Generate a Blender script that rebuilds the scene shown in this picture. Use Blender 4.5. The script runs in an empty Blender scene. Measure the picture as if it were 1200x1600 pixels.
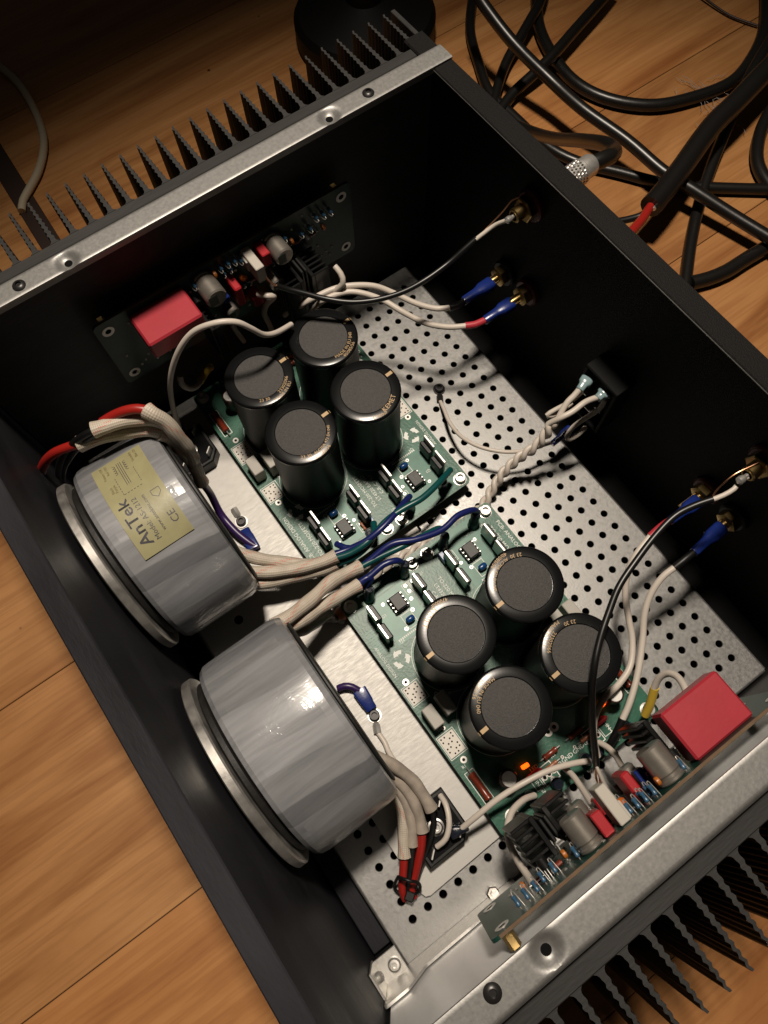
import bpy, math, random
from mathutils import Vector, Matrix
random.seed(7)
S = 0.001                      # the scene is written in millimetres
sc = bpy.context.scene
COL = sc.collection
R_ = math.radians

# ------------------------------------------------------------ camera, world, lamp, exposure
cam_d = bpy.data.cameras.new("camera"); cam = bpy.data.objects.new("camera", cam_d); COL.objects.link(cam)
cam_d.sensor_fit = 'VERTICAL'; cam_d.sensor_height = 32; cam_d.lens = 32 * 1131.036 / 1600
cam_d.clip_start = 0.01; cam_d.clip_end = 50
rows = [(0.58471343, 0.81100788, -0.01940157), (0.75920897, -0.55548185, -0.33917837), (-0.28585355, 0.18359231, -0.94052199)]
m = Matrix.Identity(4)
for i in range(3):
    m[i][0] = rows[0][i]; m[i][1] = -rows[1][i]; m[i][2] = -rows[2][i]
m.translation = Vector((247.985, 36.533, 427.204)) * S
cam.matrix_world = m
sc.camera = cam
w = bpy.data.worlds.new("World"); sc.world = w; w.use_nodes = True
bg = w.node_tree.nodes['Background']; bg.inputs[0].default_value = (1.0, 0.86, 0.70, 1); bg.inputs[1].default_value = 0.013
ld = bpy.data.lights.new("reading_lamp", 'SPOT'); lamp = bpy.data.objects.new("reading_lamp", ld); COL.objects.link(lamp)
ld.energy = 60; ld.color = (1.0, 0.88, 0.74); ld.shadow_soft_size = 0.060; ld.spot_size = R_(66); ld.spot_blend = 0.68
lp = Vector((-80, 232, 1150)) * S; lt = Vector((330, 185, 0)) * S
lamp.location = lp; lamp.rotation_euler = (lt - lp).to_track_quat('-Z', 'Y').to_euler()
sc.view_settings.view_transform = 'Standard'; sc.view_settings.look = 'None'; sc.view_settings.exposure = 0; sc.view_settings.gamma = 1
try:
    sc.cycles.max_bounces = 6; sc.cycles.caustics_reflective = False; sc.cycles.caustics_refractive = False
    sc.cycles.sample_clamp_indirect = 3
except Exception: pass

# ------------------------------------------------------------ materials
def mat(name, col, rough=.5, metal=0, noise=None, bump=None, coat=0, spec=.5, emit=None, col2=None, stretch=(1, 1, 1), rvar=0, uv=False):
    """noise=(scale, amount), bump=(scale, strength); object coordinates are metres"""
    M = bpy.data.materials.new(name); M.use_nodes = True
    nt = M.node_tree; N = nt.nodes; L = nt.links; b = N['Principled BSDF']
    b.inputs['Base Color'].default_value = (*col, 1); b.inputs['Roughness'].default_value = rough
    b.inputs['Metallic'].default_value = metal; b.inputs['Specular IOR Level'].default_value = spec
    if coat: b.inputs['Coat Weight'].default_value = coat; b.inputs['Coat Roughness'].default_value = .12
    if emit: b.inputs['Emission Color'].default_value = (*emit[:3], 1); b.inputs['Emission Strength'].default_value = emit[3]
    if noise or bump:
        tc = N.new('ShaderNodeTexCoord'); mp = N.new('ShaderNodeMapping'); mp.inputs['Scale'].default_value = stretch
        L.new(tc.outputs['UV' if uv else 'Object'], mp.inputs[0])
    if noise:
        n = N.new('ShaderNodeTexNoise'); n.inputs['Scale'].default_value = noise[0]; n.inputs['Detail'].default_value = 5; n.inputs['Roughness'].default_value = .6
        L.new(mp.outputs[0], n.inputs['Vector'])
        r = N.new('ShaderNodeValToRGB'); a = noise[1]
        c2 = col2 or tuple(min(1, c * (1 + a)) for c in col)
        r.color_ramp.elements[0].position = .3; r.color_ramp.elements[1].position = .7
        r.color_ramp.elements[0].color = (*[c * (1 - a) for c in col], 1) if not col2 else (*col, 1); r.color_ramp.elements[1].color = (*c2, 1)
        L.new(n.outputs['Fac'], r.inputs[0]); L.new(r.outputs[0], b.inputs['Base Color'])
        if rvar:
            mr = N.new('ShaderNodeMapRange'); mr.inputs[1].default_value = .3; mr.inputs[2].default_value = .7
            mr.inputs[3].default_value = rough - rvar; mr.inputs[4].default_value = rough + rvar
            L.new(n.outputs['Fac'], mr.inputs[0]); L.new(mr.outputs[0], b.inputs['Roughness'])
    if bump:
        n2 = N.new('ShaderNodeTexNoise'); n2.inputs['Scale'].default_value = bump[0]; n2.inputs['Detail'].default_value = 4
        L.new(mp.outputs[0], n2.inputs['Vector'])
        bp = N.new('ShaderNodeBump'); bp.inputs['Strength'].default_value = bump[1]; bp.inputs['Distance'].default_value = .001
        L.new(n2.outputs['Fac'], bp.inputs['Height']); L.new(bp.outputs[0], b.inputs['Normal'])
    return M

def wood_mat():
    M = bpy.data.materials.new('floor_wood'); M.use_nodes = True
    nt = M.node_tree; N = nt.nodes; L = nt.links; b = N['Principled BSDF']
    tc = N.new('ShaderNodeTexCoord'); oi = N.new('ShaderNodeObjectInfo')
    mu = N.new('ShaderNodeVectorMath'); mu.operation = 'SCALE'; mu.inputs[0].default_value = (13, 7, 3)
    L.new(oi.outputs['Random'], mu.inputs['Scale'])
    ad = N.new('ShaderNodeVectorMath'); L.new(tc.outputs['Object'], ad.inputs[0]); L.new(mu.outputs[0], ad.inputs[1])
    mp = N.new('ShaderNodeMapping'); mp.inputs['Scale'].default_value = (1, .15, 1); L.new(ad.outputs[0], mp.inputs[0])
    wv = N.new('ShaderNodeTexNoise'); wv.inputs['Scale'].default_value = 19; wv.inputs['Detail'].default_value = 6; wv.inputs['Roughness'].default_value = .55; wv.inputs['Distortion'].default_value = 2.2
    L.new(mp.outputs[0], wv.inputs['Vector'])
    r = N.new('ShaderNodeValToRGB'); e = r.color_ramp.elements
    e[0].position = .25; e[0].color = (.27, .102, .030, 1); e[1].position = .75; e[1].color = (.56, .285, .110, 1)
    x = e.new(.5); x.color = (.44, .205, .070, 1)
    L.new(wv.outputs['Fac'], r.inputs[0])
    mp2 = N.new('ShaderNodeMapping'); mp2.inputs['Scale'].default_value = (1, .03, 1); L.new(ad.outputs[0], mp2.inputs[0])
    f = N.new('ShaderNodeTexNoise'); f.inputs['Scale'].default_value = 420; f.inputs['Detail'].default_value = 4; L.new(mp2.outputs[0], f.inputs['Vector'])
    mx = N.new('ShaderNodeMixRGB'); mx.blend_type = 'MULTIPLY'; mx.inputs[0].default_value = .32
    r2 = N.new('ShaderNodeValToRGB'); r2.color_ramp.elements[0].position = .40; r2.color_ramp.elements[0].color = (.62, .52, .44, 1); r2.color_ramp.elements[1].position = .54
    L.new(f.outputs['Fac'], r2.inputs[0]); L.new(r.outputs[0], mx.inputs[1]); L.new(r2.outputs[0], mx.inputs[2])
    hs = N.new('ShaderNodeHueSaturation'); mr = N.new('ShaderNodeMapRange'); mr.inputs[3].default_value = .78; mr.inputs[4].default_value = 1.12
    vo = N.new('ShaderNodeTexVoronoi'); vo.inputs['Scale'].default_value = 21; L.new(ad.outputs[0], vo.inputs['Vector'])
    r3 = N.new('ShaderNodeValToRGB'); r3.color_ramp.elements[0].position = .022; r3.color_ramp.elements[0].color = (.18, .12, .09, 1); r3.color_ramp.elements[1].position = .040
    L.new(vo.outputs['Distance'], r3.inputs[0])
    wn = N.new('ShaderNodeTexNoise'); wn.inputs['Scale'].default_value = 7; wn.inputs['Detail'].default_value = 3; L.new(mp.outputs[0], wn.inputs['Vector'])
    r4 = N.new('ShaderNodeValToRGB'); r4.color_ramp.elements[0].position = .38; r4.color_ramp.elements[0].color = (.66, .54, .46, 1); r4.color_ramp.elements[1].position = .52
    L.new(wn.outputs['Fac'], r4.inputs[0])
    m3 = N.new('ShaderNodeMixRGB'); m3.blend_type = 'MULTIPLY'; m3.inputs[0].default_value = 1; L.new(mx.outputs[0], m3.inputs[1]); L.new(r3.outputs[0], m3.inputs[2])
    m4 = N.new('ShaderNodeMixRGB'); m4.blend_type = 'MULTIPLY'; m4.inputs[0].default_value = .42; L.new(m3.outputs[0], m4.inputs[1]); L.new(r4.outputs[0], m4.inputs[2])
    L.new(oi.outputs['Random'], mr.inputs[0]); L.new(mr.outputs[0], hs.inputs['Value']); L.new(m4.outputs[0], hs.inputs['Color'])
    L.new(hs.outputs[0], b.inputs['Base Color'])
    b.inputs['Roughness'].default_value = .42; b.inputs['Specular IOR Level'].default_value = .4
    bp = N.new('ShaderNodeBump'); bp.inputs['Strength'].default_value = .12; bp.inputs['Distance'].default_value = .0006
    L.new(f.outputs['Fac'], bp.inputs['Height']); L.new(bp.outputs[0], b.inputs['Normal'])
    return M

def brushed(name, col, rough, axis_scale, metal=.85, amt=.12, sc_=60):
    return mat(name, col, rough, metal, noise=(sc_, amt), bump=(sc_ * 3, .05), stretch=axis_scale, rvar=.08)

def braid_mat():
    M = bpy.data.materials.new('braided_sleeve'); M.use_nodes = True
    nt = M.node_tree; N = nt.nodes; L = nt.links; b = N['Principled BSDF']; b.inputs['Roughness'].default_value = .5
    tc = N.new('ShaderNodeTexCoord'); sp = N.new('ShaderNodeSeparateXYZ'); L.new(tc.outputs['UV'], sp.inputs[0])
    # u = turns round the tube (0..1), v = length in mm
    outs = []
    for sgn in (1, -1):
        a = N.new('ShaderNodeMath'); a.operation = 'MULTIPLY'; a.inputs[1].default_value = 8 * 2 * math.pi * sgn; L.new(sp.outputs['X'], a.inputs[0])
        c = N.new('ShaderNodeMath'); c.operation = 'MULTIPLY_ADD'; c.inputs[1].default_value = 2 * math.pi / 1.9; L.new(sp.outputs['Y'], c.inputs[0]); L.new(a.outputs[0], c.inputs[2])
        s = N.new('ShaderNodeMath'); s.operation = 'SINE'; L.new(c.outputs[0], s.inputs[0]); outs.append(s)
    mul = N.new('ShaderNodeMath'); mul.operation = 'MULTIPLY'; L.new(outs[0].outputs[0], mul.inputs[0]); L.new(outs[1].outputs[0], mul.inputs[1])
    bp = N.new('ShaderNodeBump'); bp.inputs['Strength'].default_value = .35; bp.inputs['Distance'].default_value = .0003
    L.new(mul.outputs[0], bp.inputs['Height']); L.new(bp.outputs[0], b.inputs['Normal'])
    # red tracer threads wander along the braid
    t = N.new('ShaderNodeMath'); t.operation = 'MULTIPLY_ADD'; t.inputs[1].default_value = 2 * math.pi * 2; L.new(sp.outputs['X'], t.inputs[0])
    vv = N.new('ShaderNodeMath'); vv.operation = 'MULTIPLY'; vv.inputs[1].default_value = 2 * math.pi / 24; L.new(sp.outputs['Y'], vv.inputs[0]); L.new(vv.outputs[0], t.inputs[2])
    ts = N.new('ShaderNodeMath'); ts.operation = 'SINE'; L.new(t.outputs[0], ts.inputs[0])
    m2 = N.new('ShaderNodeMath'); m2.operation = 'MULTIPLY'; L.new(ts.outputs[0], m2.inputs[0])
    g = N.new('ShaderNodeMapRange'); g.inputs[1].default_value = .0; g.inputs[2].default_value = .5; L.new(mul.outputs[0], g.inputs[0]); L.new(g.outputs[0], m2.inputs[1])
    r = N.new('ShaderNodeValToRGB'); r.color_ramp.elements[0].position = .80; r.color_ramp.elements[1].position = .90
    nz = N.new('ShaderNodeTexNoise'); nz.inputs['Scale'].default_value = 150; L.new(tc.outputs['Object'], nz.inputs['Vector'])
    r0 = N.new('ShaderNodeValToRGB'); r0.color_ramp.elements[0].color = (.40, .345, .275, 1); r0.color_ramp.elements[1].color = (.62, .55, .46, 1)
    L.new(nz.outputs['Fac'], r0.inputs[0])
    mx = N.new('ShaderNodeMixRGB'); mx.inputs[2].default_value = (.55, .10, .05, 1); L.new(r0.outputs[0], mx.inputs[1])
    L.new(m2.outputs[0], r.inputs[0]); L.new(r.outputs[0], mx.inputs[0])
    dk = N.new('ShaderNodeMixRGB'); dk.blend_type = 'MULTIPLY'; dk.inputs[0].default_value = .5; L.new(mx.outputs[0], dk.inputs[1])
    g2 = N.new('ShaderNodeMapRange'); g2.inputs[1].default_value = -1; g2.inputs[2].default_value = .3; g2.inputs[3].default_value = .6; L.new(mul.outputs[0], g2.inputs[0]); L.new(g2.outputs[0], dk.inputs[2])
    L.new(dk.outputs[0], b.inputs['Base Color'])
    return M

def tape_mat():
    """clear film wound over grey tape: laps run along the axis, so tone changes with the angle (u)"""
    M = bpy.data.materials.new('wound_tape'); M.use_nodes = True
    nt = M.node_tree; N = nt.nodes; L = nt.links; b = N['Principled BSDF']
    tc = N.new('ShaderNodeTexCoord'); mp = N.new('ShaderNodeMapping'); mp.inputs['Scale'].default_value = (34, .008, 1); L.new(tc.outputs['UV'], mp.inputs[0])
    n = N.new('ShaderNodeTexNoise'); n.inputs['Scale'].default_value = 1.6; n.inputs['Detail'].default_value = 6; n.inputs['Roughness'].default_value = .62; L.new(mp.outputs[0], n.inputs['Vector'])
    r = N.new('ShaderNodeValToRGB'); e = r.color_ramp.elements
    e[0].position = .3; e[0].color = (.165, .168, .178, 1); e[1].position = .72; e[1].color = (.30, .305, .318, 1)
    L.new(n.outputs['Fac'], r.inputs[0])
    mp3 = N.new('ShaderNodeMapping'); mp3.inputs['Scale'].default_value = (34, .012, 1); L.new(tc.outputs['UV'], mp3.inputs[0])
    v = N.new('ShaderNodeTexNoise'); v.inputs['Scale'].default_value = 1.0; v.inputs['Detail'].default_value = 3; L.new(mp3.outputs[0], v.inputs['Vector'])
    bp = N.new('ShaderNodeBump'); bp.inputs['Strength'].default_value = .30; bp.inputs['Distance'].default_value = .0012; L.new(v.outputs['Fac'], bp.inputs['Height'])
    n3 = N.new('ShaderNodeTexNoise'); n3.inputs['Scale'].default_value = 48; n3.inputs['Detail'].default_value = 3; n3.inputs['Distortion'].default_value = 2.6; L.new(tc.outputs['Object'], n3.inputs['Vector'])
    b2 = N.new('ShaderNodeBump'); b2.inputs['Strength'].default_value = .60; b2.inputs['Distance'].default_value = .0014; L.new(n3.outputs['Fac'], b2.inputs['Height']); L.new(bp.outputs[0], b2.inputs['Normal'])
    sx = N.new('ShaderNodeSeparateXYZ'); L.new(tc.outputs['UV'], sx.inputs[0])
    sk = N.new('ShaderNodeMath'); sk.operation = 'MULTIPLY_ADD'; sk.inputs[1].default_value = .00035; L.new(sx.outputs['Y'], sk.inputs[0]); L.new(sx.outputs['X'], sk.inputs[2])
    tones = []
    for cells, lo, hi in ((31, .72, 1.16), (13, .86, 1.10)):
        q = N.new('ShaderNodeMath'); q.operation = 'MULTIPLY'; q.inputs[1].default_value = cells; L.new(sk.outputs[0], q.inputs[0])
        vo = N.new('ShaderNodeTexVoronoi'); vo.voronoi_dimensions = '1D'; vo.inputs['Scale'].default_value = 1; L.new(q.outputs[0], vo.inputs['W'])
        sc3 = N.new('ShaderNodeSeparateColor'); L.new(vo.outputs['Color'], sc3.inputs[0])
        mr = N.new('ShaderNodeMapRange'); mr.inputs[3].default_value = lo; mr.inputs[4].default_value = hi; L.new(sc3.outputs[0], mr.inputs[0]); tones.append(mr)
    tm = N.new('ShaderNodeMath'); tm.operation = 'MULTIPLY'; L.new(tones[0].outputs[0], tm.inputs[0]); L.new(tones[1].outputs[0], tm.inputs[1])
    tv = N.new('ShaderNodeVectorMath'); tv.operation = 'SCALE'; L.new(r.outputs[0], tv.inputs[0]); L.new(tm.outputs[0], tv.inputs['Scale'])
    L.new(tv.outputs[0], b.inputs['Base Color']); L.new(bp.outputs[0], b.inputs['Normal'])
    b.inputs['Roughness'].default_value = .34; b.inputs['Specular IOR Level'].default_value = .6
    b.inputs['Coat Weight'].default_value = .8; b.inputs['Coat Roughness'].default_value = .15
    L.new(b2.outputs[0], b.inputs['Coat Normal'])
    return M

M = dict(
    wood=wood_mat(), braid=braid_mat(), tape=tape_mat(),
    zinc=mat('galvanised_sheet', (.27, .266, .258), .45, .80, noise=(420, .09), bump=(900, .05), rvar=.08),
    rail=mat('zinc_rail', (.27, .265, .255), .46, .65, noise=(600, .07), bump=(700, .04), rvar=.04),
    alu=brushed('brushed_aluminium', (.42, .408, .385), .55, (6, 1, 6), metal=.5, amt=.07, sc_=160),
    wall_alu=brushed('machined_aluminium', (.85, .84, .82), .38, (1, .5, .12), metal=.3, amt=.25, sc_=40),
    disc=brushed('steel_washer', (.52, .50, .47), .42, (1, 1, 1), amt=.2, sc_=120),
    anod=mat('black_anodised', (.027, .0262, .0255), .50, .12, noise=(60, .25), bump=(900, .10), stretch=(1, .15, 1), spec=.32),
    front=mat('black_front_panel', (.023, .023, .0265), .50, .1, noise=(26, .35), bump=(800, .12), stretch=(.3, 1, 1), spec=.06, rvar=.10),
    powder=mat('black_powder_coat', (.0048, .0045, .0044), .64, 0, noise=(900, .4), bump=(1600, .3), spec=.16),
    sink=mat('black_sink', (.0045, .0045, .0045), .32, 0, spec=.22),
    black=mat('black_plastic', (.0055, .0055, .0055), .42, 0, bump=(600, .05), spec=.35),
    blackg=mat('glossy_black', (.008, .008, .009), .14, 0, spec=.55, bump=(200, .04)),
    rubber=mat('black_rubber', (.009, .0085, .008), .55, 0, noise=(200, .4), bump=(300, .2)),
    satin=mat('satin_sleeve', (.0048, .005, .0052), .42, 0, spec=.20),
    sleeve=mat('capacitor_sleeve', (.0052, .0055, .0058), .21, 0, spec=.30, bump=(50, .02)),
    capdisc=mat('capacitor_disc', (.049, .047, .0455), .72, 0, noise=(1400, .32), bump=(1500, .5)),
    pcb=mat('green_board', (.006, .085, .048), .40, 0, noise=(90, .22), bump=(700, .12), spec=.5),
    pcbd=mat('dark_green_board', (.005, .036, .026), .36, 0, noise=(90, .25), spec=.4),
    pcbedge=mat('board_edge', (.10, .055, .025), .6, noise=(200, .2)),
    trace=mat('bare_copper_area', (.022, .115, .078), .40, .05, noise=(200, .2)),
    print=mat('white_print', (.74, .76, .72), .6), gold=mat('gold_print', (.36, .245, .125), .5, .2),
    dimprint=mat('faint_print', (.10, .13, .11), .6),
    tin=mat('tinned_metal', (.58, .565, .535), .34, .75, noise=(400, .15)), steel=mat('steel', (.46, .44, .42), .32, 1, noise=(300, .2)),
    darksteel=mat('black_screw', (.03, .028, .028), .35, .5),
    brass=mat('gold_plated', (.36, .25, .10), .32, 1, noise=(300, .25)), copper=mat('copper_strand', (.80, .42, .24), .3, 1),
    white=mat('white_insulation', (.56, .50, .44), .42, 0, noise=(60, .06)), coaxb=mat('black_insulation', (.006, .006, .006), .36),
    red=mat('red_insulation', (.30, .014, .010), .36), redtube=mat('red_heat_shrink', (.42, .03, .045), .45), yellow=mat('yellow_tube', (.62, .42, .05), .4),
    blue=mat('blue_connector', (.008, .021, .14), .25, 0, spec=.6, bump=(300, .08)), navy=mat('dark_boot', (.008, .011, .020), .28, bump=(260, .5)),
    ltblue=mat('pale_blue_crimp', (.20, .29, .31), .2, spec=.6), bluewire=mat('blue_lead', (.009, .015, .105), .33), teal=mat('green_lead', (.003, .062, .062), .33),
    purple=mat('purple_lead', (.030, .011, .075), .35),
    relay=mat('red_relay_case', (.34, .022, .034), .42, 0, noise=(40, .06), bump=(500, .04)), film=mat('grey_white_box', (.36, .34, .30), .5, noise=(80, .06)),
    conn=mat('white_connector', (.44, .41, .36), .42), redbox=mat('red_film_capacitor', (.34, .016, .022), .35), res=mat('brown_resistor', (.16, .024, .010), .28),
    resb=mat('tan_resistor', (.28, .10, .045), .35), resblue=mat('blue_resistor', (.035, .095, .17), .3), elec=mat('brown_can', (.045, .022, .016), .3),
    electop=mat('aluminium_top', (.72, .70, .66), .4, .2), silver=mat('silver_can', (.36, .33, .29), .33, .75, noise=(300, .1)),
    chip=mat('chip_package', (.022, .021, .021), .5, noise=(800, .3)), bluecap=mat('blue_capacitor', (.008, .05, .17), .22),
    led=mat('lit_orange_led', (.9, .25, .03), .4, emit=(1, .085, .003, 3.2)), ledr=mat('led_case', (.10, .03, .01), .4),
    label=mat('yellow_label', (.31, .285, .155), .30, 0, noise=(60, .12), spec=.6, bump=(60, .25), coat=.6), ink=mat('label_ink', (.05, .048, .06), .4), inkpale=mat('pale_label_ink', (.16, .13, .06), .45),
    clear=mat('clear_heat_sleeve', (.36, .31, .26), .28, noise=(120, .25), spec=.6), cable=mat('black_cable', (.0065, .006, .0055), .34, bump=(250, .06)),
    cream=mat('cream_cord', (.42, .36, .26), .5), orange=mat('orange_tape', (.36, .11, .015), .4), iecm=mat('inlet_plastic', (.0045, .0045, .0045), .6, spec=.12),
    maroon=mat('red_insulator', (.10, .008, .008), .4), hole=mat('dark_hole', (.003, .003, .003), .8, spec=.1), pedestal=mat('pedestal_black', (.004, .0035, .0035), .5, spec=.15),
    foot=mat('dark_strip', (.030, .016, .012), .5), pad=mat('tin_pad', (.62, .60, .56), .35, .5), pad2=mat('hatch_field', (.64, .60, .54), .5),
)

# ------------------------------------------------------------ mesh building
class MB:
    def __init__(s): s.v = []; s.f = []; s.uv = {}
    def add(s, v, f):
        o = len(s.v); s.v += [tuple(p) for p in v]; s.f += [tuple(o + i for i in q) for q in f]; return s
    def box(s, x0, x1, y0, y1, z0, z1, c=.3, rot=0, piv=None):
        c = min(c, (x1 - x0) * .45, (y1 - y0) * .45, (z1 - z0) * .45)
        X = (x0, x1); Y = (y0, y1); Z = (z0, z1); V = []; idx = {}
        for i in (0, 1):
            for j in (0, 1):
                for k in (0, 1):
                    a, b, d = X[i], Y[j], Z[k]; sx, sy, sz = (1 - 2 * i) * c, (1 - 2 * j) * c, (1 - 2 * k) * c
                    for t, p in enumerate(((a, b + sy, d + sz), (a + sx, b, d + sz), (a + sx, b + sy, d))):
                        idx[i, j, k, t] = len(V); V.append(p)
        I = lambda i, j, k, t: idx[i, j, k, t]
        F = []
        for i in (0, 1):
            q = [I(i, 0, 0, 0), I(i, 1, 0, 0), I(i, 1, 1, 0), I(i, 0, 1, 0)]; F.append(q if i else q[::-1])
            q = [I(0, i, 0, 1), I(1, i, 0, 1), I(1, i, 1, 1), I(0, i, 1, 1)]; F.append(q[::-1] if i else q)
            q = [I(0, 0, i, 2), I(1, 0, i, 2), I(1, 1, i, 2), I(0, 1, i, 2)]; F.append(q if i else q[::-1])
        for i in (0, 1):
            for j in (0, 1):
                q = [I(i, j, 0, 0), I(i, j, 1, 0), I(i, j, 1, 1), I(i, j, 0, 1)]; F.append(q if i == j else q[::-1])
                q = [I(i, 0, j, 0), I(i, 1, j, 0), I(i, 1, j, 2), I(i, 0, j, 2)]; F.append(q[::-1] if i == j else q)
                q = [I(0, i, j, 1), I(1, i, j, 1), I(1, i, j, 2), I(0, i, j, 2)]; F.append(q if i == j else q[::-1])
                for k in (0, 1):
                    q = [I(i, j, k, 0), I(i, j, k, 1), I(i, j, k, 2)]; F.append(q if (i + j + k) % 2 else q[::-1])
        if rot:
            px, py = piv or ((x0 + x1) / 2, (y0 + y1) / 2); ca, sa = math.cos(rot), math.sin(rot)
            V = [(px + (a - px) * ca - (b - py) * sa, py + (a - px) * sa + (b - py) * ca, d) for a, b, d in V]
        return s.add(V, F)
    def prism(s, poly, z0, z1, c=0, holes=None):
        n = len(poly)
        V = [(x, y, z0) for x, y in poly]
        if c:
            cx = sum(p[0] for p in poly) / n; cy = sum(p[1] for p in poly) / n
            def ins(p):
                d = math.hypot(p[0] - cx, p[1] - cy); k = (d - c) / d; return (cx + (p[0] - cx) * k, cy + (p[1] - cy) * k)
            V += [(x, y, z1 - c) for x, y in poly] + [(*ins(p), z1) for p in poly]; rings = 3
        else: V += [(x, y, z1) for x, y in poly]; rings = 2
        F = [tuple(range(n))[::-1], tuple(range((rings - 1) * n, rings * n))]
        for r in range(rings - 1):
            for i in range(n): F.append((r * n + i, r * n + (i + 1) % n, (r + 1) * n + (i + 1) % n, (r + 1) * n + i))
        return s.add(V, F)
    def lathe(s, prof, p0, ax=(0, 0, 1), n=24, ref=None, arc=None):
        """prof: list of (r, h) along ax from p0"""
        a = Vector(ax).normalized(); u = Vector(ref) if ref else (Vector((1, 0, 0)) if abs(a.x) < .9 else Vector((0, 1, 0)))
        u = (u - a * u.dot(a)).normalized(); v = a.cross(u); p0 = Vector(p0); V = []; F = []
        for r, h in prof:
            for k in range(n):
                t = 2 * math.pi * k / n; V.append(p0 + a * h + (u * math.cos(t) + v * math.sin(t)) * max(r, 1e-4))
        for j in range(len(prof) - 1):
            for k in range(n): F.append((j * n + k, j * n + (k + 1) % n, (j + 1) * n + (k + 1) % n, (j + 1) * n + k))
        if prof[0][0] > .01: F.append(tuple(range(n))[::-1])
        if prof[-1][0] > .01: F.append(tuple(range((len(prof) - 1) * n, len(prof) * n)))
        return s.add(V, F)
    def cyl(s, p0, p1, r, n=14, c=.15):
        d = Vector(p1) - Vector(p0); h = d.length; c = min(c, r * .4, h * .4)
        return s.lathe([(r - c, 0), (r, c), (r, h - c), (r - c, h)], p0, d, n)
    def tube(s, pts, r, n=10, step=2.0, smooth=True, caps=True, wob=0):
        P = [Vector(p) for p in pts]
        if smooth and len(P) > 2:
            Q = []
            for i in range(len(P) - 1):
                a = P[max(i - 1, 0)]; b = P[i]; c = P[i + 1]; d = P[min(i + 2, len(P) - 1)]
                k = max(2, int((c - b).length / step))
                for t in range(k):
                    t /= k
                    Q.append(.5 * ((2 * b) + (c - a) * t + (2 * a - 5 * b + 4 * c - d) * t * t + (3 * b - a - 3 * c + d) * t ** 3))
            Q.append(P[-1]); P = Q
        rs = r if callable(r) else (lambda t: r)
        T = [(P[min(i + 1, len(P) - 1)] - P[max(i - 1, 0)]).normalized() for i in range(len(P))]
        u = T[0].orthogonal().normalized(); V = []; F = []; UV = []; L = 0; Ls = []
        for i, p in enumerate(P):
            if i: L += (p - P[i - 1]).length
            u = (u - T[i] * u.dot(T[i])).normalized(); v = T[i].cross(u); rr = rs(i / (len(P) - 1))
            if wob: rr *= 1 + random.uniform(-wob, wob)
            Ls.append(L)
            for k in range(n):
                t = 2 * math.pi * k / n; V.append(p + (u * math.cos(t) + v * math.sin(t)) * rr)
        o = len(s.f)
        for j in range(len(P) - 1):
            for k in range(n):
                F.append((j * n + k, j * n + (k + 1) % n, (j + 1) * n + (k + 1) % n, (j + 1) * n + k))
                s.uv[o + len(F) - 1] = ((k / n, Ls[j]), ((k + 1) / n, Ls[j]), ((k + 1) / n, Ls[j + 1]), (k / n, Ls[j + 1]))
        if caps: F.append(tuple(range(n))[::-1]); F.append(tuple(range((len(P) - 1) * n, len(P) * n)))
        return s.add(V, F)
    def ring(s, c, r0, r1, h=.12, n=14, z=None):
        return s.lathe([(r0, 0), (r1, 0), (r1, h), (r0, h), (r0, 0)], c, (0, 0, 1), n) if True else s
    def map(s, fn): s.v = [fn(*p) for p in s.v]; return s

ORG = {}
def obj(name, mb, material, parent=None, org=None, ang=35, smooth=True):
    o_ = ORG[parent.name] if parent else Vector(org or (0, 0, 0))
    me = bpy.data.meshes.new(name)
    me.from_pydata([((Vector(p) - o_) * S)[:] for p in mb.v], [], mb.f)
    if mb.uv:
        ul = me.uv_layers.new(name='UVMap')
        for fi, q in mb.uv.items():
            for li, t in zip(me.polygons[fi].loop_indices, q): ul.data[li].uv = t
    for m_ in (material if isinstance(material, (list, tuple)) else [material]): me.materials.append(m_)
    if smooth:
        me.polygons.foreach_set('use_smooth', [True] * len(me.polygons)); me.set_sharp_from_angle(angle=R_(ang))
    me.update()
    o = bpy.data.objects.new(name, me); COL.objects.link(o)
    if parent: o.parent = parent
    else: o.location = o_ * S
    ORG[o.name] = o_
    return o
def tag(o, label=None, cat=None, group=None, kind=None):
    if label: o['label'] = label
    if cat: o['category'] = cat
    if group: o['group'] = group
    if kind: o['kind'] = kind
    return o
def thing(name, label, cat, loc, group=None):
    o = bpy.data.objects.new(name, None); COL.objects.link(o); o.location = Vector(loc) * S; o.empty_display_size = .01
    ORG[o.name] = Vector(loc); return tag(o, label, cat, group)
def dup_part(src, parent, delta):
    """another copy of a part (and its sub-parts) under the same or another parent, shifted by delta mm"""
    c = src.copy(); COL.objects.link(c); c.parent = parent; c.location = src.location + Vector(delta) * S
    ORG[c.name] = ORG[src.name] + Vector(delta)
    for ch in src.children: 
        d = ch.copy(); COL.objects.link(d); d.parent = c
    return c
def copy_tree(src, label, loc, rotz):
    def rec(o, par):
        c = o.copy(); COL.objects.link(c)
        if par: c.parent = par
        for ch in o.children: rec(ch, c)
        return c
    r = rec(src, None); r.location = Vector(loc) * S; r.rotation_euler = (0, 0, rotz); r['label'] = label; ORG[r.name] = Vector(loc)
    return r
_tx = {}
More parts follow.
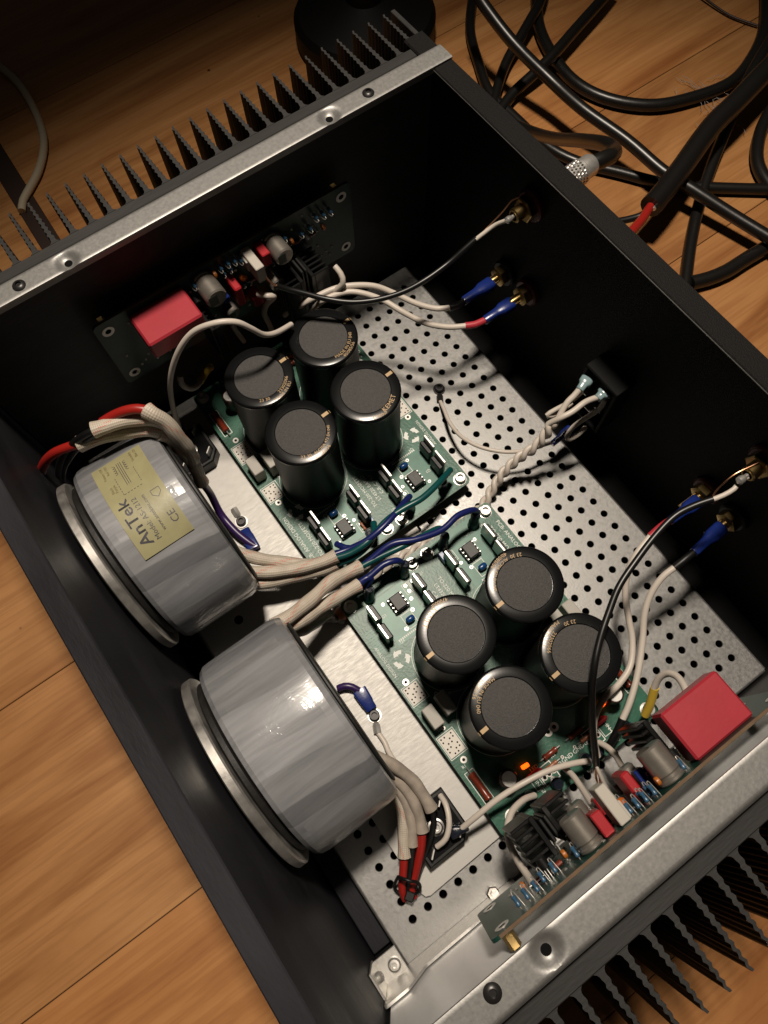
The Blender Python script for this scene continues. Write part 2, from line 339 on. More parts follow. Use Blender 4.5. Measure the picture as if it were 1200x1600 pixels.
def text_flat(txt, size):
    if (txt) not in _tx:
        cu = bpy.data.curves.new('t', 'FONT'); cu.body = txt; cu.size = 1; cu.resolution_u = 2; cu.align_x = 'CENTER'; cu.align_y = 'CENTER'
        o = bpy.data.objects.new('t', cu); COL.objects.link(o); dg = bpy.context.evaluated_depsgraph_get()
        me = bpy.data.meshes.new_from_object(o.evaluated_get(dg))
        _tx[txt] = ([tuple(v.co) for v in me.vertices], [tuple(p.vertices) for p in me.polygons])
        bpy.data.objects.remove(o); bpy.data.curves.remove(cu); bpy.data.meshes.remove(me)
    v, f = _tx[txt]; return [(x * size, y * size) for x, y, _ in v], f
def add_text(mb, txt, size, fn, bold=0):
    v, f = text_flat(txt, size)
    mb.add([fn(x, y) for x, y in v], f)
def at2(cx, cy, z, ang):
    ca, sa = math.cos(ang), math.sin(ang)
    return lambda x, y: (cx + x * ca - y * sa, cy + x * sa + y * ca, z)

# ------------------------------------------------------------ floor
FZ = -24.0
floor = obj('floor', MB().add([(-3000, -3000, FZ - 1.2), (3000, -3000, FZ - 1.2), (3000, 3000, FZ - 1.2), (-3000, 3000, FZ - 1.2)], [(0, 1, 2, 3)]), M['foot'])
tag(floor, 'orange brown wooden plank floor under the opened amplifier', None, kind='structure')
edges = [-1110, -960, -810, -660, -510, -360, -217, -68, 77, 232, 410, 565, 720, 875, 1030]
for a, b in zip(edges, edges[1:]):
    y = -1300
    while y < 1500:
        L = random.uniform(700, 1300) if not (a == 77) else 2900
        mb = MB().box(a + .25, b - .25, y + .25, min(y + L, 1500) - .25, FZ - 1, FZ + random.uniform(-.06, .06), c=.35)
        obj('plank', mb, M['wood'], floor); y += L
p_ = (63.6,-43.0,-24.0)
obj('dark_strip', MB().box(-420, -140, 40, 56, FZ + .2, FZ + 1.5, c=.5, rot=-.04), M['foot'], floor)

# ------------------------------------------------------------ chassis
H = 156.0
ch = thing('amplifier_chassis', 'opened black amplifier case with heat sinks on both sides and a perforated bottom sheet', 'amplifier case', (150, 117, FZ))
obj('bottom_cover', MB().box(-30, 332, -28, 260.4, FZ + 3, -13.5, .3), M['hole'], ch)
obj('bottom_rail', MB().box(-26, 313, -27, -16, -13.4, -9, .5), M['front'], ch)
obj('front_panel', MB().box(-72, 372, -38.3, -28.4, FZ + 2, H + 2, .6), M['front'], ch)
# rear panel: wall with a folded top flange
mb = MB(); yb = 262.6
prof = [(yb, FZ + 4), (yb, H - 1), (yb - .5, H), (251.2, H), (250.4, H - .8), (250.6, H - 1.6), (260.6, H - 1.8), (260.6, FZ + 4)]
n = len(prof); V = [(x, y, z) for x in (-40, 342) for y, z in prof]
mb.add(V, [tuple(range(n)), tuple(range(n, 2 * n))[::-1]] + [(i, i + n, (i + 1) % n + n, (i + 1) % n) for i in range(n)])
rp = obj('rear_panel', mb, M['powder'], ch)
obj('bare_edge', MB().box(-24, 324, 250.2, 250.5, H - .9, H - .5, .05), M['steel'], rp)
# perforated bottom sheet
mb = MB(); NS = 16; rh = 2.05
def cell(cx, cy):
    V = []; 
    for k in range(NS):
        t = 2 * math.pi * (k + .5) / NS; c, s_ = math.cos(t), math.sin(t); q = 5 / max(abs(c), abs(s_))
        V.append((cx + c * q, cy + s_ * q, 0))
    for z, r in ((0, rh + .22), (-.22, rh), (-1.2, rh)):
        for k in range(NS):
            t = 2 * math.pi * (k + .5) / NS; V.append((cx + r * math.cos(t), cy + r * math.sin(t), z))
    corners = [(cx + 5, cy + 5, 0), (cx - 5, cy + 5, 0), (cx - 5, cy - 5, 0), (cx + 5, cy - 5, 0)]
    V += corners; F = []
    for k in range(NS):
        k2 = (k + 1) % NS
        F.append((k, k2, NS + k2, NS + k)); F.append((NS + k, NS + k2, 2 * NS + k2, 2 * NS + k)); F.append((2 * NS + k, 2 * NS + k2, 3 * NS + k2, 3 * NS + k))
    for q, a in enumerate((1, 5, 9, 13)): F.append((a, 4 * NS + q, a + 1))
    mb.add(V, [tuple(f) for f in F])
for i in range(-1, 32):
    for j in range(24): cell(i * 10, j * 10)
def quad(x0, x1, y0, y1, z=0): mb.add([(x0, y0, z), (x1, y0, z), (x1, y1, z), (x0, y1, z)], [(0, 1, 2, 3)])
quad(-24, -15, -13.6, 240.4); quad(315, 325.6, -13.6, 240.4); quad(-15, 315, -13.6, -5); quad(-15, 315, 235, 240.4)
# rolled edges front / rear / right
def roll(a, b, out, r=1.6, drop=11):
    (ax, ay), (bx_, by_) = a, b; ox, oy = out; V = []; F = []
    pr = [(0, 0)] + [(r * math.sin(t * math.pi / 12), -r * (1 - math.cos(t * math.pi / 12))) for t in range(1, 7)] + [(r, -drop)]
    for o, z in pr: V += [(ax + ox * o, ay + oy * o, z), (bx_ + ox * o, by_ + oy * o, z)]
    for k in range(len(pr) - 1): F.append((2 * k, 2 * k + 1, 2 * k + 3, 2 * k + 2))
    mb.add(V, F)
roll((-24, 240.4), (325.6, 240.4), (0, 1)); roll((325.6, -13.6), (-24, -13.6), (0, -1)); roll((325.6, 240.4), (325.6, -13.6), (1, 0))
bp_ = obj('perforated_sheet', mb, M['zinc'], ch, ang=28)
# heat sinks with fins, rails with dimples
def fin_mb(side):
    """wavy tapered fin standing on the sink base; side -1 left, +1 right (drawn at y=0)"""
    mb = MB(); xb = -38 if side < 0 else 338; pts = []
    xr = xb - side * 6
    xr = -34.5 if side < 0 else 334.5
    n = 34; ln = 29
    up = []; dn = []
    for k in range(n + 1):
        t = k / n; x = xr + side * t * ln; hw = (1.25 - .78 * t) + (1.3 * (1 - t / .06) ** 2 if t < .06 else 0)
        wv = .38 * math.sin(t * ln * 2 * math.pi / 3.1) if t > .1 else 0
        up.append((x, hw + wv)); dn.append((x, -hw + wv))
    poly = dn + up[::-1]
    if side < 0: poly = poly[::-1]
    mb.prism(poly, FZ + 3, H - 1.5, 0)
    return mb
for side in (-1, 1):
    x0, x1 = ((-34.6, -28.4) if side < 0 else (328.4, 334.6))
    hs = obj('heat_sink', MB().box(x0, x1, -28, 261.8, FZ + 3, H - 1.4, .4), M['anod'], ch)
    hs['label'] = 'finned black heat sink on the lamp-shaded side' if side < 0 else 'finned black heat sink beside the bright machined inner face'
    f0 = obj('fin', fin_mb(side), M['anod'], hs, ang=60)
    y = 3.6 + .0
    ys = [-26.3 + 10 * k for k in range(30)]
    off = 3.9 if side < 0 else 3.7
    for k, yy in enumerate([off - 30 + 10 * q for q in range(30)]):
        if yy > 257: continue
        if k == 0: f0.location = Vector((0, yy, 0)) * S; continue
        c = f0.copy(); COL.objects.link(c); c.parent = hs; c.location = Vector((0, yy, 0)) * S
    obj('end_fin', MB().box(x0 - 29 if side < 0 else x1, x0 if side < 0 else x1 + 29, 258.8, 261.5, FZ + 3, H - 1.5, .3), M['anod'], hs)
obj('inner_face', MB().box(327.0, 328.2, -26, 200, -10, 140, .2), M['wall_alu'], ch)
def rail(side):
    mb = MB(); xi, xo = ((-14.4, -26.4) if side < 0 else (314.5, 327.2)); lo, hi = -27, 262.5
    dim = [(43.5, (xi + xo) / 2 + side * -.9), (189.3 if side < 0 else 190, (xi + xo) / 2 - side * .9)]
    ny = 220; nx = 16; V = []; F = []
    for j in range(ny + 1):
        y = lo + (hi - lo) * j / ny
        for i in range(nx + 1):
            t = i / nx; x = xi + (xo - xi) * t; z = H + 1.4
            if t > .85: z -= 1.6 * ((t - .85) / .15) ** 2
            if t < .05: z -= .25
            for dy, dx in dim:
                d = math.hypot(y - dy, x - dx)
                if d < 6.5: z -= 2.6 * (.5 + .5 * math.cos(math.pi * min(1, max(0, (d - 1.8) / 4.7))))
            V.append((x, y, z))
    W = nx + 1
    for j in range(ny):
        for i in range(nx):
            q = (j * W + i, j * W + i + 1, (j + 1) * W + i + 1, (j + 1) * W + i); F.append(q if side > 0 else q[::-1])
    b = len(V)
    for j in (0, ny):
        pass
    V2 = [(x, y, z - 1.3) for x, y, z in V]; F2 = [tuple(i + b for i in f[::-1]) for f in F]
    E = [(j * W, (j + 1) * W) for j in range(ny)] 
    F3 = [((a, c, c + b, a + b) if side < 0 else (c, a, a + b, c + b)) for a, c in E]
    for j in (0, ny):
        F3 += [((j * W + i, j * W + i + 1, j * W + i + 1 + b, j * W + i + b)) for i in range(nx)]
    mb.add(V + V2, F + F2 + F3)
    mb.box(xo - (.2 if side < 0 else 1.2), xo + (1.2 if side < 0 else .2), lo, hi, H - 14, H - .3, .2)
    o = obj('top_rail', mb, M['rail'], ch, ang=50)
    for dy, dx in dim:
        obj('screw_hole', MB().lathe([(1.9, 0), (1.9, .1), (.02, .1)], (dx, dy, H - 1.12), n=16), M['hole'], o)
    return o, dim
def screw(x, y, z, r, par, material, hex_=True):
    mb = MB().lathe([(r, 0), (r, .5), (r * .75, 1.3), (r * .45, 1.5), (r * .42, .5), (.02, .5)], (x, y, z), n=20)
    return obj('screw', mb, material, par)
for side in (-1, 1):
    o, dim = rail(side)
    for yy in ((19.7, 213.3) if side < 0 else (21.8, 214)): screw((-19.6 if side < 0 else 318.6), yy, H + 1.3, 3.1, o, M['darksteel'])
# bracket in the front right corner of the bottom
mb = MB()
mb.box(313, 326.2, -27.6, -14.2, 4.2, 5.4, .3)
pp = [(-28, 1), (-28, 40.5), (-27, 41.3), (-15, 41.3), (-13.4, 40.4), (-5, 29), (-3, 27.6), (54, 25.6), (54, 1)]
mb.add([(x, y, z) for x in (325.0, 326.3) for y, z in pp], [tuple(range(9)), tuple(range(9, 18))[::-1]] + [(i, i + 9, (i + 1) % 9 + 9, (i + 1) % 9) for i in range(9)])
mb.box(312, 324.9, -28.2, -27.0, 5.5, 32, .3)
br = obj('corner_bracket', mb, M['tin'], ch)
obj('bracket_screw', MB().lathe([(3.4, 0), (3.4, 1.5), (2.5, 2.4), (1.3, 2.5), (1.2, 1.2), (.02, 1.2)], (320, -19, 5.4), n=18), M['tin'], br)
obj('bracket_screw', MB().lathe([(2.6, 0), (2.6, 1.5), (1.9, 2.2), (1.0, 2.3), (.9, 1.2), (.02, 1.2)], (318, -26.9, 18), (0, 1, .2), n=18), M['tin'], br)
for x, y in ((324.7,41.6,0.0)[:2],):
    obj('hex_nut', MB().lathe([(3.6, 0), (3.6, 2.2), (3.0, 2.8), (1.6, 2.8), (1.5, 4), (.02, 4)], (x, y, .05), n=6), M['steel'], ch)
# ------------------------------------------------------------ mounting plate
pl = thing('mounting_plate', 'bright brushed aluminium plate under the transformers and circuit boards', 'metal plate', (150, 60, .2))
poly = [(-16, 11), (60, 11), (60, -12.5), (236, -12.5), (236, 11), (302.5, 11), (305.2, 12), (306.2, 14.6), (304, 130), (-16, 130)]
mb = MB(); mb.prism(poly, .15, 3.0, 0); obj('plate', mb, M['alu'], pl)
obj('screw_hole', MB().lathe([(2.7, 0), (2.7, .06), (.02, .06)], (123.4, 9.9, 3.0), n=18), M['hole'], pl)

# ------------------------------------------------------------ toroidal transformers
TR = 53.0
def toroid(xc, label):
    t = thing('toroidal_transformer', label, 'transformer', (xc, 10, 3), 'toroidal transformers at the front of the case')
    zc = TR + 3.4; mb = MB(); n = 168; V = []; F = []
    prof = [(-15.5, 30), (-15.5, 48), (-14.6, 51.2), (-12.4, TR - .4), (-9, TR), (2, TR + .1), (14, TR + .05), (25, TR), (28.6, TR - .5), (31.2, 51), (32, 48), (32, 30)]
    lap = []; k = 0
    while k < n:
        wdt = random.choice((4, 6, 7, 8, 10, 12, 15)); d = random.uniform(-.32, .32)
        lap += [d] * wdt; k += wdt
    lap = lap[:n]
    for j, (y, r) in enumerate(prof):
        for k in range(n):
            th = 2 * math.pi * (k + .35 * math.sin(j * .9 + k * .11)) / n
            rr = r + (lap[k] if r > 48.5 else 0) + (.10 * math.sin(j * 1.7 + k * .37) + .06 * math.sin(j * 2.9 - k * .81) if r > 50 else 0)
            V.append((xc + rr * math.cos(th), y, zc + rr * math.sin(th)))
    for j in range(len(prof) - 1):
        for k in range(n):
            F.append((j * n + k, j * n + (k + 1) % n, (j + 1) * n + (k + 1) % n, (j + 1) * n + k))
            mb.uv[len(F) - 1] = tuple((a / n, b) for a, b in ((k, prof[j][0]), (k + 1, prof[j][0]), (k + 1, prof[j + 1][0]), (k, prof[j + 1][0])))
    F = [f[::-1] for f in F]; mb.uv = {q: u[::-1] for q, u in mb.uv.items()}
    mb.add(V, F)
    obj('tape_wrap', mb, M['tape'], t, ang=9)
    A = (0, 1, 0)
    obj('rubber_pad', MB().lathe([(12, 0), (45, 0), (46.5, 1), (46.5, 3.2), (45, 4.2), (12, 4.2)], (xc, -20, zc), A, 48), M['rubber'], t)
    obj('rubber_pad', MB().lathe([(12, 0), (45, 0), (46.5, .5), (46.5, 1.3), (45, 1.8), (12, 1.8)], (xc, 32.1, zc), A, 48), M['rubber'], t)
    obj('steel_disc', MB().lathe([(5, 0), (50.3, 0), (51.6, .8), (51.6, 4.2), (50.8, 5.0), (5, 5.0)], (xc, -25.4, zc - 1), A, 72), M['disc'], t)
    obj('bolt_head', MB().lathe([(6.5, 0), (6.5, 2.6), (5, 3.2), (.02, 3.2)], (xc, -25, zc), (0, -1, 0), 6), M['tin'], t)
    obj('core_plug', MB().lathe([(29, 0), (29, 1.5), (.02, 1.5)], (xc, 30.8, zc), A, 36), M['rubber'], t)
    return t, zc
t1, zc1 = toroid(76.5, 'grey taped toroidal transformer with the yellow printed label')
t2, zc2 = toroid(203.0, 'plain grey taped toroidal transformer without a label')
# yellow label on the first one
def on_cyl(xc, zc, r):
    # u: mm along the circumference counted from the top towards -x (increasing angle); v: mm along y
    return lambda u, v: (xc + r * math.cos(math.pi / 2 + u / TR), v, zc + r * math.sin(math.pi / 2 + u / TR))
th0, th1 = R_(60.3 - 90) * TR, R_(122.6 - 90) * TR
mb = MB(); nu, nv = 30, 6; V = []; F = []; fn = on_cyl(76.5, zc1, TR + .62)
for i in range(nu + 1):
    for j in range(nv + 1): V.append(fn(th0 + (th1 - th0) * i / nu, -4.4 + 26.6 * j / nv))
for i in range(nu):
    for j in range(nv): a = i * (nv + 1) + j; F.append((a, a + 1, a + nv + 2, a + nv + 1))
mb.add(V, F); lab = obj('label_sheet', mb, M['label'], t1)
fn = on_cyl(76.5, zc1, TR + .70)
def lab_text(mb, txt, size, u, v, sx=1): # reads along +u, letter tops towards -y
    add_text(mb, txt, size, lambda x, y: fn(u + x * sx, v - y))
mb = MB(); 
for du, dv in ((0, 0), (.18, 0), (0, .18), (.18, .18)): lab_text(mb, 'AnTek', 8.2, -10.2 + du, 1.2 + dv, 1.12)
obj('printed_name', mb, M['ink'], lab)
mb = MB(); lab_text(mb, 'Model: AS-1212', 3.6, -11, 6.8); lab_text(mb, 'www.antekinc.com', 2.6, -10.5, 11.0); lab_text(mb, 'CE', 5.4, -17, 18.0)
def strip(mb, u0, v0, u1, v1, wd=.28):
    n = max(1, int(math.hypot(u1 - u0, v1 - v0) / 2)); du, dv = u1 - u0, v1 - v0; l = math.hypot(du, dv); nx, ny = -dv / l * wd / 2, du / l * wd / 2
    for k in range(n):
        a, b = k / n, (k + 1) / n
        mb.add([fn(u0 + du * a + nx, v0 + dv * a + ny), fn(u0 + du * b + nx, v0 + dv * b + ny), fn(u0 + du * b - nx, v0 + dv * b - ny), fn(u0 + du * a - nx, v0 + dv * a - ny)], [(0, 1, 2, 3)])
for v in (8.0, 9.0, 10.0): strip(mb, 8.5, v, 25, v)
for k in range(7): strip(mb, 4.5 + k * 1.7, 4.2, 5.5 + k * 1.7, 4.2); strip(mb, 6.5 + k * 1.5, 14.6, 7.4 + k * 1.5, 14.6)
for k in range(6): strip(mb, 4.5, 4.4 + k * 1.7, 4.5, 5.4 + k * 1.7)
for s_ in (-1, 1):
    for k in range(4):
        for q in range(6):
            a, b = math.pi * q / 6, math.pi * (q + 1) / 6; cu = 18 + k * 1.8; cv = 9 + s_ * 3.6
            strip(mb, cu + .9 * math.cos(a), cv - s_ * .9 * math.sin(a) * 1.6, cu + .9 * math.cos(b), cv - s_ * .9 * math.sin(b) * 1.6, .25)
for a, b in (((-1, 15), (-1, 19.5)), ((-1, 19.5), (-3.5, 19.5)), ((-3.5, 19.5), (-5.5, 17.2)), ((-5.5, 17.2), (-3.5, 15)), ((-3.5, 15), (-1, 15))): strip(mb, *a, *b)
obj('printed_text', mb, M['ink'], lab)
mb = MB()
for k, (tx, u, v) in enumerate((('Primary 115V', 23, 0.2), ('Red 115V', 24, 2.6), ('Secondary', 24, 16), ('Blue 12V', 25, 18.6), ('Black', 10, .4), ('Purple', 10, 2.2))): lab_text(mb, tx, 2.0, u, v)
obj('small_print', mb, M['inkpale'], lab)

def sh(pts, dx, dy, dz): return [(p[0] + dx, p[1] + dy, p[2] + dz) for p in pts]
def tb(par, name, pts, r, m_, n=12, **k): return obj(name, MB().tube(pts, r, n, **k), M[m_], par, ang=60)
fl = lambda r, e=.12: (lambda t: r * (1 + e * max(0, t - .93) / .07) * (1 + .05 * math.sin(t * 21)))
# leads of the labelled transformer
tb(t1, 'braided_sleeve', [(54.2,39.2,74.0), (55.1,38.5,88.0), (51.6,37.5,97.0), (46.1,32.3,103.0), (39.7,21.6,104.0), (34.6,9.9,104.0), (30.2,-1.6,102.0)], fl(3.8), 'braid', 14)
tb(t1, 'braided_sleeve', [(54.1,39.6,80.0), (53.3,40.3,95.0), (48.5,39.4,104.0), (44.3,34.1,110.0), (39.4,25.0,112.0), (36.6,14.5,113.0), (34.9,8.7,113.0)], fl(3.7), 'braid', 14)
tb(t1, 'braided_sleeve', [(56.0,40.5,74.0), (57.1,41.1,88.0), (55.3,40.4,101.0), (50.8,39.4,112.0), (47.6,36.6,117.0), (44.2,35.0,118.0)], fl(3.7), 'braid', 14)
tb(t1, 'braided_sleeve', sh([(49.2,30.5,103.0), (51.1,35.1,96.0), (53.4,37.1,82.0), (55.4,36.1,64.0), (56.9,34.4,48.0)], 0, 3, 0), fl(3.7), 'braid', 14)
tb(t1, 'lead_wire', [(30.3,-0.3,102.0), (27.1,-6.7,100.0), (22.4,-15.1,95.0), (17.1,-23.8,84.0), (10.5,-32.3,65.0), (2.7,-38.8,40.0), (-1.0,-41.1,20.0), (-0.7,-40.2,8.0)], 2.5, 'red')
tb(t1, 'lead_wire', [(45.0,35.6,118.0), (41.6,31.9,119.0), (38.2,26.3,118.0), (35.1,20.1,115.0), (33.1,14.2,112.0)], 2.5, 'red')
tb(t1, 'lead_wire', [(35.4,9.9,113.0), (34.1,5.6,112.0), (30.3,-1.2,106.0), (23.0,-10.3,92.0), (13.0,-19.7,70.0), (3.5,-27.6,45.0), (-2.2,-33.5,22.0)], 1.9, 'coaxb')
tb(t1, 'lead_wire', [(36.2,9.0,112.0), (31.4,0.8,104.0), (21.3,-10.7,84.0), (7.1,-22.5,54.0), (-3.1,-32.5,24.0)], 1.9, 'coaxb')
tb(t1, 'lead_wire', sh([(55.5,34.4,48.0), (55.4,34.8,26.0)], 0, 3, 0) + [(64.2,36.2,13.0), (77.8,37.6,10.0), (88.4,40.7,8.0), (93.2,43.0,7.0)], 2.3, 'purple')
for nm, pts in (('a', [(93.4,25.2,38.0), (98.8,31.1,36.0), (107.1,38.5,31.0), (116.7,49.2,28.0), (125.6,59.8,26.0), (129.7,65.5,26.0)]),
                ('b', [(99.2,22.1,32.0), (110.3,30.1,31.0), (118.4,40.0,31.0), (125.4,52.8,31.0), (131.2,66.5,32.0), (133.6,76.4,33.0)]),
                ('c', [(105.5,18.3,24.0), (115.4,27.4,24.0), (122.8,40.1,24.0), (128.6,54.1,25.0), (133.9,66.1,26.0), (135.4,74.1,27.0)])):
    tb(t1, 'braided_sleeve', pts, fl(3.6), 'braid', 14)
# secondary leads to the far board
tb(t1, 'lead_wire', [(132.5,76.3,33.0), (134.6,84.2,33.0), (137.2,94.6,36.0), (136.8,106.5,38.0), (133.4,118.8,36.0), (128.5,129.9,29.0), (126.9,133.0,25.0)], 1.9, 'bluewire')
tb(t1, 'lead_wire', [(134.4,75.0,33.0), (137.4,83.6,34.0), (138.1,95.2,36.0), (134.3,110.1,36.0), (134.3,122.7,37.0), (135.5,135.6,37.0), (132.4,151.1,34.0), (128.1,162.6,27.0)], 1.9, 'teal')
tb(t1, 'lead_wire', [(135.6,73.1,27.0), (138.9,83.1,29.0), (138.9,93.1,31.0), (135.2,101.0,30.0), (127.7,106.2,25.0)], 1.9, 'teal')
tb(t1, 'lead_wire', [(134.4,74.0,27.0), (135.6,83.0,28.0), (135.5,88.1,28.0), (131.7,83.6,29.0), (125.5,81.2,25.0)], 1.9, 'bluewire')
# leads of the plain transformer
tb(t2, 'braided_sleeve', [(152.8,25.7,60.0), (153.5,34.7,58.0), (150.7,49.4,50.0), (146.7,65.8,42.0), (147.6,82.8,36.0)], fl(3.7), 'braid', 14)
tb(t2, 'braided_sleeve', [(153.7,25.5,52.0), (156.6,35.3,50.0), (155.2,51.5,42.0), (154.7,63.9,36.0), (154.7,76.7,32.0)], fl(3.6), 'braid', 14)
tb(t2, 'braided_sleeve', [(154.2,27.0,40.0), (157.8,36.9,34.0), (156.5,46.2,24.0), (153.6,54.5,14.0)], fl(3.2), 'clear', 12)
tb(t2, 'lead_wire', [(147.6,80.2,36.0), (149.5,93.8,37.0), (152.4,108.6,38.0), (153.8,121.9,36.0), (154.1,133.5,30.0), (155.3,135.8,24.0)], 1.9, 'teal')
tb(t2, 'lead_wire', [(148.2,79.6,35.0), (148.0,90.4,37.0), (148.3,104.5,40.0), (154.2,117.0,40.0), (157.7,132.5,38.0), (156.1,145.3,37.0), (157.4,155.4,33.0), (158.3,159.5,25.0)], 1.9, 'bluewire')
tb(t2, 'lead_wire', [(154.4,75.1,32.0), (154.5,84.8,33.0), (153.9,94.9,34.0), (156.1,102.2,33.0), (157.5,105.3,25.0)], 1.9, 'bluewire')
tb(t2, 'lead_wire', [(153.8,75.5,32.0), (154.5,83.5,33.0), (155.9,84.5,31.0), (156.4,79.5,25.0)], 1.9, 'bluewire')
tb(t2, 'clear_sleeve', [(229.9,28.5,44.0), (240.1,34.9,40.0), (252.9,39.7,33.0), (263.1,40.4,28.0), (271.8,39.8,24.0)], fl(3.2), 'clear')
tb(t2, 'clear_sleeve', [(236.5,27.4,36.0), (247.4,33.6,32.0), (260.9,34.7,27.0), (270.9,32.7,22.0), (278.0,29.6,19.0)], fl(3.0), 'clear')
tb(t2, 'clear_sleeve', [(239.9,26.8,32.0), (251.2,32.0,28.0), (263.7,30.6,23.0), (272.5,26.7,19.0), (280.3,21.4,15.0)], fl(3.0), 'clear')
tb(t2, 'clear_sleeve', [(243.3,26.3,28.0), (255.1,29.2,24.0), (267.5,25.0,19.0), (275.2,19.7,16.0), (282.5,14.9,13.0)], fl(3.2), 'braid')
tb(t2, 'lead_wire', [(276.7,30.5,19.0), (284.2,24.3,15.0), (291.7,15.6,9.0), (297.5,8.4,5.0), (301.7,6.6,3.0)], 2.3, 'red')
tb(t2, 'lead_wire', [(281.5,15.6,13.0), (289.0,9.3,9.0), (295.3,4.3,5.0), (300.0,2.9,2.0)], 2.3, 'red')
tb(t2, 'lead_wire', [(279.3,22.1,15.0), (286.3,16.2,11.0), (293.2,9.5,7.0), (298.8,4.6,3.0)], 2.3, 'coaxb')
tb(t2, 'lead_wire', [(271.3,40.2,24.0), (278.0,37.0,19.0), (285.4,28.4,14.0), (291.6,18.1,9.0), (299.7,7.7,4.0)], 1.6, 'coaxb')
# cable tie round the lead bundle
tb(t2, 'cable_tie', [(288.2,6.6,14.0), (291.5,1.6,5.0), (296.0,1.7,3.0), (299.4,5.8,4.0), (300.5,11.1,7.0), (296.7,13.4,14.0), (292.2,10.1,18.0), (288.2,6.6,14.0)], .9, 'black', 8)
q = (299.7,5.6,6.0); obj('tie_head', MB().box(q[0] - 2.4, q[0] + 2.4, q[1] - 2.4, q[1] + 2.4, 2, 8, .5, rot=.6), M['black'], t2)
# purple screen lead with blue push-on connector
tb(t2, 'lead_wire', [(191.3,35.1,7.0), (192.4,38.8,8.0), (195.3,42.1,8.0), (199.7,44.3,7.0)], 2.0, 'purple')
def faston(par, p0, p1, wd=5.6, th=4.2, m_='blue', name='push_on_connector', flat=False):
    a, b = Vector(p0), Vector(p1); d = (b - a); L = d.length; d.normalize(); up = Vector((0, 0, 1)); s_ = d.cross(up).normalized(); up = s_.cross(d)
    mb = MB(); V = []; F = []
    prof = [(0, .50), (.03, .60), (.40, .64), (.50, .72), (.62, .96), (.96, 1.0), (1, .9)]
    if flat: prof = [(0, .70), (.03, .78), (.30, .82), (.36, .90), (.96, 1.0), (1, .93)]
    ns = 16
    for t, k in prof:
        for q in range(ns):
            an = 2 * math.pi * q / ns; cx, cy = math.cos(an), math.sin(an); e = .32 if flat else .55
            cx = math.copysign(abs(cx) ** e, cx); cy = math.copysign(abs(cy) ** e, cy)
            V.append(a + d * (L * t) + s_ * cx * wd / 2 * k + up * cy * th / 2 * (k * .5 + .5))
    for j in range(len(prof) - 1):
        for q in range(ns): F.append((j * ns + q, j * ns + (q + 1) % ns, (j + 1) * ns + (q + 1) % ns, (j + 1) * ns + q))
    F.append(tuple(range(ns))[::-1]); F.append(tuple(range(len(V) - ns, len(V))))
    mb.add(V, F); return obj(name, mb, M[m_], par, ang=50)
faston(t2, (212.0,44.0,6.0), (198.9,44.4,6.5), 8.4, 5.0, flat=True)
# ------------------------------------------------------------ ground lugs on the plate
def ring_lug(label, c, d, wire_pts=None, dark=False, wire='white', r=1.5, extra=None, grp=None):
    t = thing('ground_lug', label, 'wire lug', c, grp); x, y, z = c; m_ = 'darksteel' if dark else 'tin'
    obj('ring', MB().lathe([(2.0, 0), (4.0, 0), (4.0, .9), (2.0, .9), (2.0, 0)], (x, y, z), n=24), M['darksteel' if dark else 'steel'], t)
    obj('screw', MB().lathe([(3.1, .9), (3.1, 3.0), (2.6, 3.6), (1.6, 3.6), (1.5, 2.0), (.02, 2.0)], (x, y, z), n=20), M['darksteel'], t)
    dv = Vector((d[0], d[1], 0)).normalized(); a = Vector(c) + dv * 4; b = Vector(c) + dv * 10
    obj('crimp', MB().tube([a + Vector((0, 0, .6)), a + dv * 1.5 + Vector((0, 0, 1.2)), b + Vector((0, 0, 1.6))], lambda q: 1.4 + .8 * min(1, q * 3), 8, smooth=False), M[m_], t)
    if wire_pts: tb(t, 'insulation', [tuple(b - dv * 1 + Vector((0, 0, 1.6)))] + wire_pts, r, wire)
    return t
ring_lug('tinned ring lug with white wire screwed down beside the unlabelled transformer', (215.2,43.4,3.0), (0.75, -.35, 0), [(230.4,39.6,5.0), (234.8,38.6,6.0), (240.3,38.1,9.0), (246.3,38.5,12.0)])
lg = ring_lug('tinned ring lug screwed to the plate beside the labelled transformer', (72.3,44.0,3.0), (-1, .05, 0))
p0 = (77.2,43.0,4.0); p1 = (88.5,42.0,6.0)
faston(lg, (78.8,42.6,6.0), (93.1,40.7,7.0), 8.2, 5.0, flat=True)
gw = ring_lug('black ring lug with white wire screwed onto the perforated sheet', (69.5,200.3,0.0), (.75, -.5, 0), [(86.4,191.0,8.0), (98.5,186.0,14.0), (112.8,183.9,20.0), (126.2,188.1,23.0), (137.6,197.7,24.0), (144.4,209.9,23.0), (147.0,220.8,21.0), (148.8,227.8,20.0)], dark=True, r=1.25)
faston(gw, (149.2,225.4,20.0), (148.7,240.7,22.0), 6.0, 5.0)

